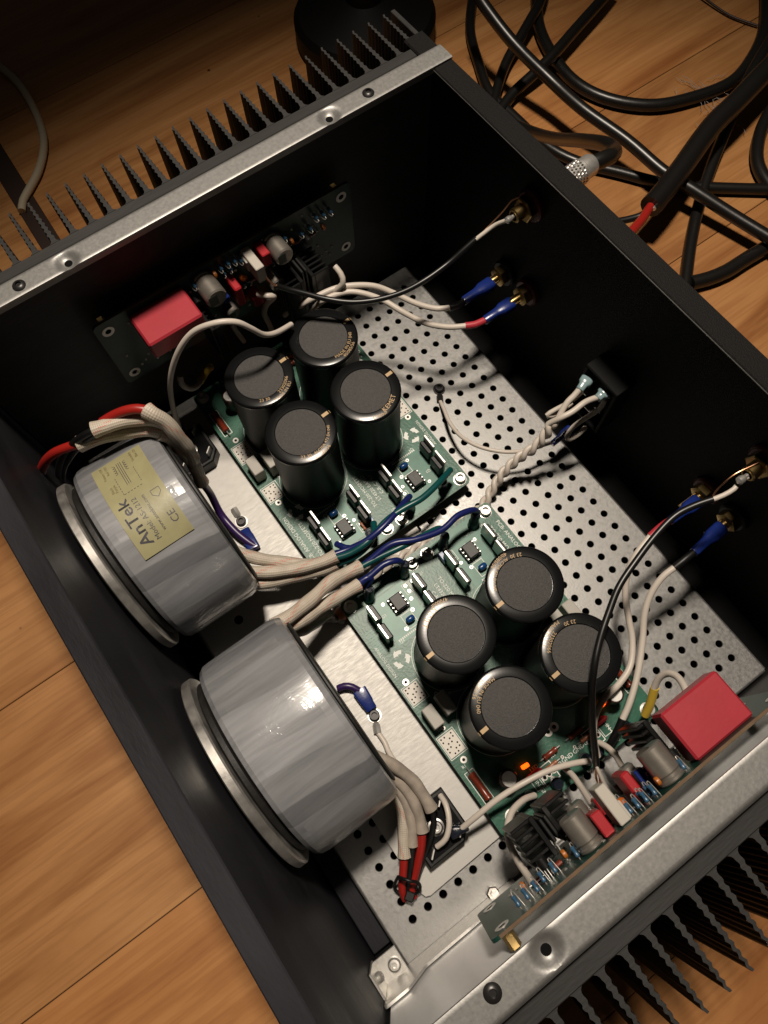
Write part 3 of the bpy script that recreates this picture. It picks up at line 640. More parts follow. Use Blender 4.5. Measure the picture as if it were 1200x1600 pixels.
# ------------------------------------------------------------ bridge rectifiers
def rectifier(label, cx, cy, rot):
    t = thing('bridge_rectifier', label, 'rectifier', (cx, cy, 3.1), 'bridge rectifiers on the plate')
    s_ = 14.2; c_ = 6
    pts = [(-s_, -s_), (s_, -s_), (s_, s_ - c_), (s_ - c_, s_), (-s_, s_)]
    pts = [(cx + x, cy + y) for x, y in pts]
    obj('body', MB().prism(pts, 3.1, 12.5, .9), M['black'], t)
    inn = [(cx + (x - cx) * .86, cy + (y - cy) * .86) for x, y in pts]
    obj('potting', MB().prism(inn, 12.4, 12.9, .4), M['blackg'], t)
    obj('screw', MB().lathe([(4.4, 0), (4.4, .5), (3.4, .7), (3.4, 2.6), (2.8, 3.1), (1.7, 3.1), (1.6, 1.5), (.02, 1.5)], (cx, cy, 12.8), n=22), M['steel'], t)
    for x, y in ((-9, 9), (9, 9), (-9, -9), (9, -9)):
        obj('terminal_tab', MB().box(cx + x - .5, cx + x + .5, cy + y - 2.6, cy + y + 2.6, 12.7, 18.5, .2, rot=.7), M['tin'], t)
    return t
r2 = rectifier('black potted bridge rectifier nearest the cable tie', 281, 36.5, 0)
tb(r2, 'jumper_wire', [(269.7,47.6,18.0), (274.9,47.1,22.0), (282.3,43.4,23.0), (287.5,37.5,21.0), (288.3,31.4,17.0)], 1.5, 'white')
faston(r2, (289.9,49.9,20.0), (287.3,40.9,18.0), 6.4, 5.2, 'navy')
r1 = rectifier('black potted bridge rectifier partly under the braided sleeves', 16.5, 43, 0)
tb(r1, 'jumper_wire', [(6.6,34.4,20.0), (12.4,37.7,22.0), (18.5,41.6,21.0), (24.1,42.0,18.0)], 1.5, 'white')
faston(r1, (-6.2,45.0,24.0), (6.3,44.6,18.0), 6.4, 5.2, 'navy')
obj('insulating_cap', MB().tube([(23.4,39.6,18.0), (24.8,42.9,19.0)], 2.6, 10), M['white'], r1)

# ------------------------------------------------------------ power supply boards (built once, second one turned half round)
ZB = 12.0
ps = thing('power_supply_board', 'green power supply board nearest the plain transformer, with two orange lights lit', 'circuit board', (229.5, 117.4, 3), 'green capacitor boards')
bd = MB()
def rrect(x0, x1, y0, y1, r=3):
    P = []
    for cx, cy, a in ((x1 - r, y0 + r, -90), (x1 - r, y1 - r, 0), (x0 + r, y1 - r, 90), (x0 + r, y0 + r, 180)):
        for k in range(5): t = R_(a + k * 22.5); P.append((cx + r * math.cos(t), cy + r * math.sin(t)))
    return P
board = obj('board', MB().prism(rrect(153, 306.5, 62.3, 172.5), ZB - 1.6, ZB), M['pcb'], ps)
Y0 = 117.4                                         # mirror line
mir = lambda y: 2 * Y0 - y
# bare copper / trace areas and print
mb = MB(); mbp = MB(); mbh = MB()
for yy in (1, -1):
    my = (lambda y: y) if yy > 0 else mir
    def rect(m_, x0, x1, y0, y1, z):
        a, b = sorted((my(y0), my(y1))); m_.add([(x0, a, z), (x1, a, z), (x1, b, z), (x0, b, z)], [(0, 1, 2, 3)])
    def frame(m_, x0, x1, y0, y1, z=ZB + .05, wd=.35):
        rect(m_, x0, x1, y0, y0 + wd, z); rect(m_, x0, x1, y1 - wd, y1, z); rect(m_, x0, x0 + wd, y0 + wd, y1 - wd, z); rect(m_, x1 - wd, x1, y0 + wd, y1 - wd, z)
    rect(mb, 163, 193, 77, 101, ZB + .03); rect(mb, 155, 162, 64, 112, ZB + .03)
    for k in range(10): rect(mb, 176 + k * 1.5, 176.8 + k * 1.5, 64.5, 70, ZB + .03)
    for x0, x1, y0, y1 in ((214, 224.5, 63.8, 73), (246.5, 259, 63.8, 73.6)):
        mbh = MB(); rect(mbh, x0, x1, y0, y1, ZB + .05); obj('white_field', mbh, M['pad2'], board, smooth=False); frame(mbp, x0 - .9, x1 + .9, 63.2, 74.4, ZB + .04)
    frame(mbp, 269, 289, 64.6, 70.5); frame(mbp, 179.5, 189, 87.5, 94.5); frame(mbp, 165, 172, 98.5, 103); frame(mbp, 165, 172, 103.4, 108)
    frame(mbp, 290, 299, 91, 96); frame(mbp, 290, 300, 96.6, 106.2, wd=.5)
    for k in range(14): rect(mbp, 190 + .02, 191.2, 78.5 + k * 1.25, 79.3 + k * 1.25, ZB + .05)
obj('copper_area', mb, M['trace'], board, smooth=False)['kind'] = 'stuff'
# lettering
E_ = ZB + .06
add_text(mbp, 'PCB: ANALOG DESIGN', 3.4, at2(184, 169.4, E_, 0)); add_text(mbp, 'TO-220 MOSFETS', 3.4, at2(180, 163.6, E_, 0))
add_text(mbp, 'ANALOG DESIGN', 2.6, at2(196, 65.2, E_, 0))
add_text(mbp, 'TO-220 MOSFETS', 3.2, at2(186, 119.6, E_, 0)); add_text(mbp, 'LT4320 BASED', 3.2, at2(186, 115.4, E_, 0)); add_text(mbp, 'C-R-C PSU', 3.2, at2(186, 111.4, E_, 0))
for y in (107.2, 115, 123, 130.6): add_text(mbp, 'GND', 3.3, at2(295, y, E_, math.pi / 2))
add_text(mbp, 'IN-GND', 3.0, at2(299.6, 93.6, E_, 0)); add_text(mbp, 'IN-GND', 3.0, at2(299.6, 143.5, E_, 0))
add_text(mbp, 'R9', 3.0, at2(289.5, 109.5, E_, math.pi / 2)); add_text(mbp, 'R9', 3.0, at2(288, 128, E_, math.pi / 2)); add_text(mbp, 'LED', 3.0, at2(288.6, 97, E_, math.pi / 2))
add_text(mbp, 'C7', 3.0, at2(276, 117, E_, math.pi / 2)); add_text(mbp, 'LT4320', 2.4, at2(178.6, 90.5, E_, math.pi / 2)); add_text(mbp, 'LT4320', 2.4, at2(178.8, 144, E_, math.pi / 2))
for tx, x, y in (('U1', 167.4, 91), ('U2', 167.6, 144), ('Q1', 166, 112.5), ('Q2', 190, 101.8), ('Q3', 174, 80), ('Q4', 192, 80), ('R1', 266, 67), ('R5', 169, 151), ('D7', 163, 150), ('1B', 164, 160), ('C1', 243, 68)): add_text(mbp, tx, 2.4, at2(x, y, E_, math.pi / 2))
for cy in (73.5, 161.5):                            # recycling arrows near the transistors
    for k in range(3):
        a = 2 * math.pi * k / 3 + .4
        for q in range(4):
            t0, t1_ = a + q * .36, a + (q + 1) * .36
            w0, w1 = (1.1, 1.1) if q < 2 else ((2.0, 1.1) if q == 2 else (1.1, .1))
            mbp.add([(199.5 + (4 + w0) * math.cos(t0), cy + (4 + w0) * math.sin(t0), E_), (199.5 + (4 + w1) * math.cos(t1_), cy + (4 + w1) * math.sin(t1_), E_), (199.5 + (4 - w1) * math.cos(t1_), cy + (4 - w1) * math.sin(t1_), E_), (199.5 + (4 - w0) * math.cos(t0), cy + (4 - w0) * math.sin(t0), E_)], [(0, 1, 2, 3)])
for cx, cy in [(255, 97), (255, 140), (213, 97), (213, 140)]:
    mbp.lathe([(20.9, 0), (21.2, 0)], (cx, cy, ZB + .05), n=48)
    mbp.f.pop(); mbp.f.pop()
obj('printed_text', mbp, M['print'], board, smooth=False)['kind'] = 'stuff'
# drilled holes in the hatched fields, pads
mb = MB(); mbd = MB()
for yy in (1, -1):
    my = (lambda y: y) if yy > 0 else mir
    for x0, nx in ((215.2, 5), (247.8, 6)):
        for i in range(nx):
            for j in range(4):
                if (i + j) % 3 == 2: continue
                x, y = x0 + i * 2.0, my(65.2 + j * 2.2); mb.lathe([(.5, 0), (.5, .02), (.01, .02)], (x, y, ZB + .06), n=8)
    for x, y, r in ((263, 69, 1.9), (211.5, 68, 1.9), (226.5, 78, 1.2), (243.5, 70, 1.2), (180.5, 95.8, 1.1), (187.5, 86.2, 1.1), (166.6, 100.8, 1), (170.4, 100.8, 1), (166.6, 105.7, 1), (170.4, 105.7, 1), (174.8, 99, 1), (168, 83.5, 1), (293, 113, .9), (278.5, 115.2, 2.6), (284, 117.4 - 1.2, 0)):
        if r: mbd.lathe([(r * .45, 0), (r, 0), (r, .1), (r * .45, .1), (r * .45, 0)], (x, my(y), ZB + .05), n=16); mb.lathe([(r * .45, 0), (r * .45, .03), (.01, .03)], (x, my(y), ZB + .03), n=12)
for k in range(3):
    for yy in (0, 1):
        x = 294.2 + k * 2.5 * .62; y = 98.2 + k * 2.55
        mbd.lathe([(1.0, 0), (1.55, 0), (1.55, .1), (1.0, .1), (1.0, 0)], (295.6, (mir(98.6 + k * 3.1) if yy else 98.6 + k * 3.1), ZB + .07), n=16)
obj('hole', mb, M['hole'], board, smooth=False)['kind'] = 'stuff'; obj('solder_pad', mbd, M['pad'], board)['kind'] = 'stuff'
def corner(x, y, r=3.6):
    o = obj('standoff_ring', MB().lathe([(2.0, 0), (r, 0), (r, .25), (2.0, .25), (2.0, 0)], (x, y, ZB + .05), n=24), M['pad'], board)
    return o
# stand-offs: collar and screw
c0 = None
for x, y in ((158, 67.5), (158, 167.2), (158.2, 111.8), (158.6, 122.8), (300.5, 72.5), (301.5, 167)):
    mb = MB().lathe([(4.1, 0), (4.1, .2), (3.4, .25), (3.4, 3.2), (3.0, 3.6), (1.9, 3.6), (1.7, 1.4), (.02, 1.4)], (x, y, ZB + .04), n=24)
    obj('mounting_screw', mb, M['tin'], ps)
    obj('standoff', MB().cyl((x, y, 3.0), (x, y, ZB - 1.65), 3.2, 12), M['steel'], ps)
# large capacitors
CZ0, CZ1, CR = ZB + .1, 75.0, 19.75
def cap_text(mb, cx, cy, txt, size, ang, r):
    add_text(mb, txt, size, lambda x, y: (cx + (r - y) * math.cos(R_(ang) + x / r), cy + (r - y) * math.sin(R_(ang) + x / r), CZ1 + .05))
def side_text(mb, cx, cy, txt, size, ang, z):
    add_text(mb, txt, size, lambda x, y: (cx + (CR + .06) * math.cos(R_(ang) + x / CR), cy + (CR + .06) * math.sin(R_(ang) + x / CR), z + y))
first_xy = (255.2, 96.4); CAPS = [(255.2, 96.4), (212.8, 96.9), (255.3, 139.7), (213.1, 139.7)]
TX = [([('40/085/56', 2.5, 205, 17.6), ('MADE IN EU', 2.5, 200, 15.2), ('040', 2.5, 238, 15.4)], [('47000uF 40 VDC', 3.0, 205, 70.5)]),
      ([('47000uF', 2.5, 172, 17.6), ('KEMET', 3.6, 203, 15.8)], [('40/085/56 23 30', 3.0, 205, 70.5)]),
      ([('23 30', 2.5, 160, 15.4), ('23302066', 2.6, 214, 15.4), ('MADE IN EU', 2.5, 200, 17.9)], [('KEMET ALC70A', 3.0, 205, 70.5)]),
      ([('23 30', 2.5, 158, 15.3), ('ALC70A 473 EH 040', 2.1, 212, 15.2), ('40/085/56', 2.5, 190, 17.8)], [('40 VDC', 3.0, 205, 70.5)])]
def cap_print(par, k):
    mb = MB(); cx, cy = first_xy
    for t in TX[k][0]: cap_text(mb, cx, cy, t[0], t[1] * 1.08, *t[2:])
    for t in TX[k][1]: side_text(mb, cx, cy, *t)
    obj('printed_text', mb, M['gold'], par, smooth=False)
mb = MB().lathe([(CR - .9, 0), (CR - .2, .5), (CR - .2, 1.2), (CR - .45, 1.8), (CR - .45, CZ1 - CZ0 - 4), (CR - .3, CZ1 - CZ0 - 2.7), (CR - 1.5, CZ1 - CZ0 - 1.2), (.02, CZ1 - CZ0 - 1.0)], (*first_xy, CZ0), n=64)
cap0 = obj('capacitor', mb, M['satin'], ps, ang=40); cx, cy = first_xy
obj('rolled_rim', MB().lathe([(CR - .25, -2.9), (CR, -2.6), (CR, -.9), (CR - .5, -.25), (CR - 1.2, 0), (14.3, 0), (13.9, -.6), (13.0, -.75)], (cx, cy, CZ1), n=64), M['sleeve'], cap0, ang=40)
obj('top_disc', MB().lathe([(13.8, 0), (13.8, .25), (13.3, .38), (.02, .38)], (cx, cy, CZ1 - .6), n=48), M['capdisc'], cap0)
mb = MB(); b0 = R_(-87); V = []
for r in (14.6, 18.5):
    for s_ in (-1, 1): V.append((cx + r * math.cos(b0 + s_ * 1.0 / r), cy + r * math.sin(b0 + s_ * 1.0 / r), CZ1 + .04))
V += [(cx + (CR + .08) * math.cos(b0 + s_ * 1.0 / CR), cy + (CR + .08) * math.sin(b0 + s_ * 1.0 / CR), z) for z in (CZ1 - .7, CZ1 - 2.4) for s_ in (-1, 1)]
mb.add(V, [(0, 1, 3, 2), (2, 3, 5, 4), (4, 5, 7, 6)]); obj('polarity_bar', mb, M['gold'], cap0, smooth=False)
for k in (1, 2, 3):
    c = dup_part(cap0, ps, (CAPS[k][0] - cx, CAPS[k][1] - cy, 0)); ORG[c.name] = ORG[cap0.name]; cap_print(c, k)
cap_print(cap0, 0)
# box film capacitors, resistors, small electrolytics, leds
for yy in (1, -1):
    my = (lambda y: y) if yy > 0 else mir
    def bxy(x0, x1, y0, y1, z0, z1, c=.4, mb=None):
        a, b = sorted((my(y0), my(y1))); return (mb or MB()).box(x0, x1, a, b, z0, z1, c)
    obj('film_capacitor', bxy(229.4, 241.8, 65.0, 71.6, ZB + .1, 24.5), M['film'], ps)
    obj('film_capacitor', bxy(227.4, 240, 75.0, 81.4, ZB + .1, 26), M['film'], ps)
    def resistor(p0, p1, r, m_, lead=3.2):
        a, b = Vector(p0), Vector(p1); d = (b - a).normalized(); L = (b - a).length
        o = obj('resistor', MB().lathe([(r * .7, 0), (r, .5), (r, 1.6), (r * .86, 2.1), (r * .86, L - 2.1), (r, L - 1.6), (r, L - .5), (r * .7, L)], a, d, 14), M[m_], ps)
        obj('lead', MB().tube([a - d * lead + Vector((0, 0, -r + .2)), a - d * lead * .8, a, b, b + d * lead * .8, b + d * lead + Vector((0, 0, -r + .2))], .4, 6, smooth=False), M['tin'], o)
    resistor((270.5, my(67.6), ZB + 2.6), (286.5, my(67.6), ZB + 2.6), 2.3, 'res')
    resistor((287.6, my(104), ZB + 2.2), (287.6, my(113), ZB + 2.2), 1.7, 'res', 2.6)
    resistor((292.8, my(101.5), ZB + 1.9), (292.8, my(109), ZB + 1.9), 1.3, 'resb', 2.2)
    o = obj('electrolytic_capacitor', MB().lathe([(4.6, 0), (4.9, .6), (4.9, 14.2), (4.5, 15.2), (3.9, 15.4), (3.8, 15.0), (.02, 15.0)], (283.6, my(81), ZB + .2), n=26), M['elec'], ps)
    mb = MB().lathe([(3.9, 0), (3.8, .25), (.02, .2)], (283.6, my(81), ZB + 15.25), n=24)
    for k in range(3):
        a = 2 * math.pi * k / 3 + .5; mb.box(283.6 - .12, 283.6 + 3.6, my(81) - .12, my(81) + .12, ZB + 15.42, ZB + 15.52, .02, rot=a, piv=(283.6, my(81)))
    obj('vent_top', mb, M['electop'], o)
    ly = 93.4 if yy > 0 else 148.2
    l_ = obj('indicator_light', MB().box(282.6, 286.8, ly - 1.1, ly + 1.1, ZB + 1.2, ZB + 4.4, .4, rot=yy * 1.45), M['led'], ps)
    obj('film_capacitor', bxy(289.2, 292.0, 89.4, 99.5, ZB + .4, 18.5, 1.2), M['redbox'], ps)
    # driver chip: socketed, eight legs
    cx_, cy_ = 172.8, my(91)
    c_ = obj('driver_chip', MB().box(cx_ - 4.6, cx_ + 4.6, cy_ - 3.6, cy_ + 3.6, ZB + 2.4, ZB + 6.6, .5), M['chip'], ps)
    obj('socket', MB().box(cx_ - 5.2, cx_ + 5.2, cy_ - 4.9, cy_ + 4.9, ZB + .2, ZB + 2.6, .3), M['black'], c_)
    mb = MB()
    for k in range(4):
        for s_ in (-1, 1): mb.box(cx_ - 4.3 + k * 2.54, cx_ - 3.3 + k * 2.54, cy_ + s_ * 4.3 - .55, cy_ + s_ * 4.3 + .55, ZB + 2.4, ZB + 4.8, .2)
    obj('legs', mb, M['tin'], c_)
    mb = MB(); add_text(mb, 'LT4320', 1.7, at2(cx_ + .3, cy_ + .9, ZB + 6.64, 0)); add_text(mb, 'N8', 1.7, at2(cx_ + .3, cy_ - 1.3, ZB + 6.64, 0)); obj('printed_text', mb, M['dimprint'], c_, smooth=False)
    mb = MB().lathe([(.6, 0), (1.6, .6), (1.9, 2), (1.9, 4.0), (1.5, 5.2), (.4, 5.6)], (184.6, my(91) - 2.8, ZB + 3.2), (0, 1, 0), 14); mb.map(lambda x, y, z: (x, y, z)); obj('bead_capacitor', mb, M['bluecap'], ps)
    if yy < 0:
        resistor((165, my(101), ZB + 1.5), (170.5, my(101), ZB + 1.5), 1.0, 'resb', 1.8)
        obj('box_capacitor', MB().box(163.5, 170.5, my(106.5) - 1.5, my(106.5) + 1.5, ZB + .2, ZB + 6, .3), M['bluecap'], ps)
# transistors with metal tabs
def transistor(x, y):
    o = obj('transistor', MB().box(x - 5, x + 5, y, y + 3.0, ZB + 2.6, ZB + 12.2, .6), M['black'], ps)
    obj('metal_tab', MB().box(x - 5.0, x + 5.0, y - 1.5, y - .05, ZB + 2.8, ZB + 18.0, .25), M['tin'], o)
    mb = MB()
    for k in (-1, 0, 1): mb.box(x + k * 2.54 - .5, x + k * 2.54 + .5, y + 1.0, y + 1.5, ZB + .05, ZB + 2.7, .1)
    obj('legs', mb, M['tin'], o); return o
tr0 = transistor(171.6, 74.4)
for x, y in ((183.6, 73.6), (171.6, 106.4), (183.6, 105.6), (172.0, 129.2), (184.0, 128.6), (172.0, 157.4), (184, 156.8)):
    c = dup_part(tr0, ps, (x - 171.6, y - 74.4, 0)); ORG[c.name] = ORG[tr0.name]
# shrouded terminals along the two ends
def boot(x, y, tx, ty, tz, m_='navy'):
    obj('wire_boot', MB().tube([(x, y, ZB + .2), (x, y, ZB + 4), (x + tx * .5, y + ty * .5, ZB + tz * .6), (x + tx, y + ty, ZB + tz)], lambda t: 3.3 - .7 * t + .25 * math.sin(t * 17), 12, wob=.03), M[m_], ps)
for y in (155.8, 133, 104, 79): boot(160.4, y, -1.6, 2.2, 14.5)
for x, y in ((298, 86), (300.5, 101.5), (300.5, 122), (300.5, 130), (300.5, 150.5)): boot(x, y, 1.2, -.5, 8.5)

ps2 = copy_tree(ps, 'green power supply board at the far left, its capacitors near the shaded heat sink', (290 - 229.5, 235.6 - 117.4, 3), math.pi)
# ------------------------------------------------------------ amplifier boards on the side walls (built on the right, copied to the left)
XB = 317.0
am = thing('amplifier_board', 'upright amplifier board with red relay standing in front of the bright right hand wall', 'circuit board', (XB, 113, 58), 'upright amplifier boards with red relays')
def yz_prism(poly, x0, x1):
    mb = MB(); n = len(poly); V = [(x0, y, z) for y, z in poly] + [(x1, y, z) for y, z in poly]
    mb.add(V, [tuple(range(n))[::-1], tuple(range(n, 2 * n))] + [(i, (i + 1) % n, (i + 1) % n + n, i + n) for i in range(n)]); return mb
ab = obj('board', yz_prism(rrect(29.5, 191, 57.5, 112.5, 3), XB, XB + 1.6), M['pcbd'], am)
obj('board_edge', MB().box(XB + .1, XB + 1.5, 33, 187.5, 112.4, 112.55, .02), M['pcbedge'], ab)
mb = MB(); mh = MB()
for y, z in ((36, 105), (36, 64.5), (184.5, 105), (184.5, 64.5)):
    obj('solder_ring', MB().lathe([(1.7, 0), (3.4, 0), (3.4, .2), (1.7, .2), (1.7, 0)], (XB - .05, y, z), (-1, 0, 0), 22), M['pad'], ab); mh.lathe([(1.7, 0), (1.7, .05), (.02, .05)], (XB - .02, y, z), (-1, 0, 0), 16)
    obj('standoff', MB().cyl((XB + 1.7, y, z), (XB + 9, y, z), 2.7, 6), M['brass'], am)
obj('hole', mh, M['hole'], ab)['kind'] = 'stuff'
obj('relay', MB().box(293.8, XB - .2, 139.5, 171.8, 95.5, 108.5, 1.0), M['relay'], am)
# finned heat sinks
def finned(x0, x1, y0, y1, z0, z1, nf, side):
    mb = MB(); ym = y1 - 2.4 if side > 0 else y0
    mb.box(x0, x1, ym, ym + 2.4, z0, z1, .3)
    for k in range(nf):
        xa = x0 + (x1 - x0 - 1.6) * k / (nf - 1)
        if side > 0: mb.box(xa, xa + 1.6, y0, ym - .02 + .1, z0 + .3, z1 - .3, .3)
        else: mb.box(xa, xa + 1.6, ym + 2.35, y1, z0 + .3, z1 - .3, .3)
    return mb
obj('heat_sink', finned(295.5, 314, 61, 73, 58, 86, 6, 1), M['sink'], am)
obj('heat_sink', finned(295.5, 312, 78, 90, 58, 86, 5, -1), M['sink'], am)
obj('heat_sink', finned(294, 315, 132.5, 138.6, 62, 92, 7, 1), M['sink'], am)
for y in (73.6, 76.0): obj('transistor', MB().box(298, 309, y - .1, y + 1.6, 66, 90, .4), M['black'], am)
for k in range(3): obj('lead', MB().box(309, XB, 74.2, 74.7, 78 + k * 3, 78.8 + k * 3, .1), M['tin'], am)
# cans
for y, z, r, l in ((83.5, 104, 5.6, 15), (127.5, 104, 6.2, 16), (90.5, 84, 4.6, 14), (120, 80, 4, 12)):
    o = obj('electrolytic_capacitor', MB().lathe([(r - .5, 0), (r, .6), (r, 1.6), (r - .55, 2.3), (r - .55, 3.2), (r, 3.9), (r, l - .9), (r - .7, l)], (XB - .2, y, z), (-1, 0, 0), 28), M['silver'], am)
    mb = MB(); mb.box(XB - l - .35, XB - l - .25, y - .5, y + r * .75, z - r * .6, z + r * .6, .01); obj('marking', mb, M['dimprint'], o)
obj('film_capacitor', MB().box(306.5, XB - .2, 89.5, 94.4, 99, 108, .5), M['redbox'], am)
obj('film_capacitor', MB().box(303.5, XB - .2, 111.6, 116.0, 84, 99, .8), M['redbox'], am)
obj('film_capacitor', MB().box(308, XB - .2, 100, 106, 70, 78, .8), M['redbox'], am)
o = obj('connector', MB().box(300, XB - .2, 97.2, 102.4, 98, 109.2, .4).box(309, XB - .2, 102.2, 103.6, 100, 107, .3), M['conn'], am)
obj('bead_capacitor', MB().lathe([(1, 0), (2.2, 1), (2.2, 3), (1, 4)], (XB - 2, 106.4, 93), (-1, 0, 0), 12), mat('orange_bead', (.45, .10, .01), .35), am)
def standing(y, z):
    o = obj('resistor', MB().lathe([(.5, 0), (1.0, .4), (1.0, 1.3), (.82, 1.6), (.82, 3.2), (1.0, 3.5), (1.0, 4.3), (.5, 4.6)], (XB - 1.0, y, z), (-1, 0, 0), 12), M['resblue'], am)
    obj('lead', MB().tube([(XB, y, z), (XB - 6.2, y, z), (XB - 6.7, y + .5, z - .4), (XB - 6.2, y + 1.2, z - .9), (XB, y + 1.9, z - 1.5)], .24, 6, step=1), M['tin'], o)
for y, z in ((46, 104), (50.6, 104.5), (55.4, 105.5), (76.5, 104), (104.5, 106), (108, 108), (111.8, 104.5), (112, 109), (116, 104), (116.6, 108.6), (133.5, 107), (60, 100), (122.5, 94), (107, 88), (87, 92), (66, 100)): standing(y, z)
obj('trimmer', MB().box(XB - 10, XB - .2, 133.6 - 14.8, 124.6 - 1.5, 88, 93, .4), M['blue'], am)
mb = MB()
for k in range(60):
    y, z = random.uniform(42, 184), random.uniform(62, 108); mb.lathe([(.9, 0), (.5, .5), (.05, .7)], (XB - .02, y, z), (-1, 0, 0), 8)
obj('solder_joint', mb, M['tin'], ab)['kind'] = 'stuff'
for k in range(14):
    y, z = ((64, 96), (69, 93), (73, 99), (80, 97), (97, 92), (121, 107), (125, 90), (100, 84), (108, 76), (136, 98), (58, 92), (52, 96), (113, 80), (131, 84))[k]
    if k % 3 == 0:
        o = obj('small_transistor', MB().lathe([(2.1, 0), (2.3, .2), (2.3, 4.4), (2.1, 4.6)], (XB - 4, y, z), (-1, 0, 0), 14), M['black'], am)
        for q in (-1.3, 0, 1.3): obj('leg', MB().box(XB - 4.1, XB, y + q - .2, y + q + .2, z - .2, z + .2, .05), M['tin'], o)
    elif k % 3 == 1:
        o = obj('diode', MB().lathe([(.6, 0), (1.1, .3), (1.1, 4), (.6, 4.3)], (XB - 1.6, y - 2, z), (0, 1, 0), 10), M['res'], am)
        obj('lead', MB().tube([(XB, y - 4, z), (XB - 1.6, y - 3.8, z), (XB - 1.6, y + 4.0, z), (XB, y + 4.2, z)], .3, 6, smooth=False), M['tin'], o)
    else:
        obj('ceramic_capacitor', MB().lathe([(.4, 0), (1.8, .4), (2.0, 1.2), (1.8, 2.0), (.4, 2.4)], (XB - 4.2, y - 1.2, z), (0, 1, 0), 14), M['orange'], am)
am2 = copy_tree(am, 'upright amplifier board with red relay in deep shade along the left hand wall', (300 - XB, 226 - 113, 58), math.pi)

# ------------------------------------------------------------ rear panel fittings
def inlet():
    t = thing('mains_inlet', 'black mains inlet housing with pale blue crimps inside the rear panel', 'power inlet', (150, 272, 55))
    x0, x1, y0, z0, z1 = 136.8, 162, 246.5, 30, 76
    mb = MB(); mb.box(x0, x1, y0, 260.4, z1 - 2, z1, .4); mb.box(x0, x0 + 2, y0, 260.4, z0, z1 - 2.05, .4); mb.box(x1 - 2, x1, y0, 260.4, z0, z1 - 2.05, .4); mb.box(x0 + 2, x1 - 2, y0, 260.4, z0, z0 + 2, .3); mb.box(x0 + 2, x1 - 2, y0 + 8, 260.4, z0 + 2, z1 - 2, .1)
    obj('housing', mb, M['iecm'], t)
    for x, z in ((142.5, 66), (155.5, 67), (142, 50), (155, 48), (149, 40)): obj('blade', MB().box(x - 2.4, x + 2.4, y0 + 1, y0 + 8.2, z - .4, z + .4, .1), M['tin'], t)
    return t
inl = inlet()
def post(label, x, z, redc, grp):
    t = thing('binding_post', label, 'speaker terminal', (x, 260.5, z), grp)
    obj('insulator', MB().lathe([(3, 0), (8.6, 0), (8.6, 2.6), (7.6, 3.6), (3, 3.6)], (x, 260.5, z), (0, -1, 0), 28), M['maroon' if redc else 'black'], t)
    obj('nut', MB().lathe([(2.5, 3.7), (6.2, 3.7), (6.2, 7.6), (5.4, 8.0), (2.5, 8.0)], (x, 260.5, z), (0, -1, 0), 6, ref=(.4, 0, 1)), M['brass'], t)
    obj('stud', MB().lathe([(2.3, 3), (2.3, 14), (1.8, 15)], (x, 260.5, z), (0, -1, 0), 14), M['brass'], t)
    obj('lug', MB().box(x - 3, x + 3, 240, 252.4, z - .5, z + .5, .2), M['brass'], t); return t
Pp = dict(a=(53.7, 59), b=(74.3, 62.5), c=(229.2, 56), d=(248.6, 56.5))
pa = post('gold binding post nut with black insulator at the shaded end of the rear panel', *Pp['a'], False, 'speaker terminals on the rear panel')
pb = post('gold binding post nut with red insulator above the left red sleeved wire', *Pp['b'], True, 'speaker terminals on the rear panel')
pc = post('gold binding post nut with red insulator under the split coaxial wire', *Pp['c'], True, 'speaker terminals on the rear panel')
pd_ = post('gold binding post nut with black insulator nearest the right heat sink', *Pp['d'], False, 'speaker terminals on the rear panel')
def jack(label, x, z, outer=False):
    t = thing('phono_jack', label, 'phono socket', (x, 260.5, z), 'phono sockets on the rear panel')
    obj('insulator', MB().lathe([(3, 0), (9, 0), (9, 2.4), (8, 3.4), (3, 3.4)], (x, 260.5, z), (0, -1, 0), 28), M['maroon'], t)
    obj('nut', MB().lathe([(3, 3.6), (7, 3.6), (7, 7), (6.3, 7.6), (3, 7.6)], (x, 260.5, z), (0, -1, 0), 6, ref=(.3, 0, 1)), M['brass'], t)
    obj('barrel', MB().lathe([(3.9, 3), (3.9, 13), (3.3, 13.6), (2.6, 13.6), (2.4, 12), (.02, 12)], (x, 260.5, z), (0, -1, 0), 22), M['brass'], t)
    obj('centre_pin', MB().cyl((x, 248.4, z), (x, 242.6, z), 1.1, 10), M['tin'], t)
    return t
j1 = jack('gold phono socket at the shaded end of the rear panel', 61.8, 122)
j2 = jack('gold phono socket at the right edge of the picture', 237.4, 110)

# ------------------------------------------------------------ wires inside the case
def wire(label, cat='wire', grp=None, loc=None, name='wire'):
    return thing(name, label, cat, loc or (150, 150, 20), grp)
wr = 1.75
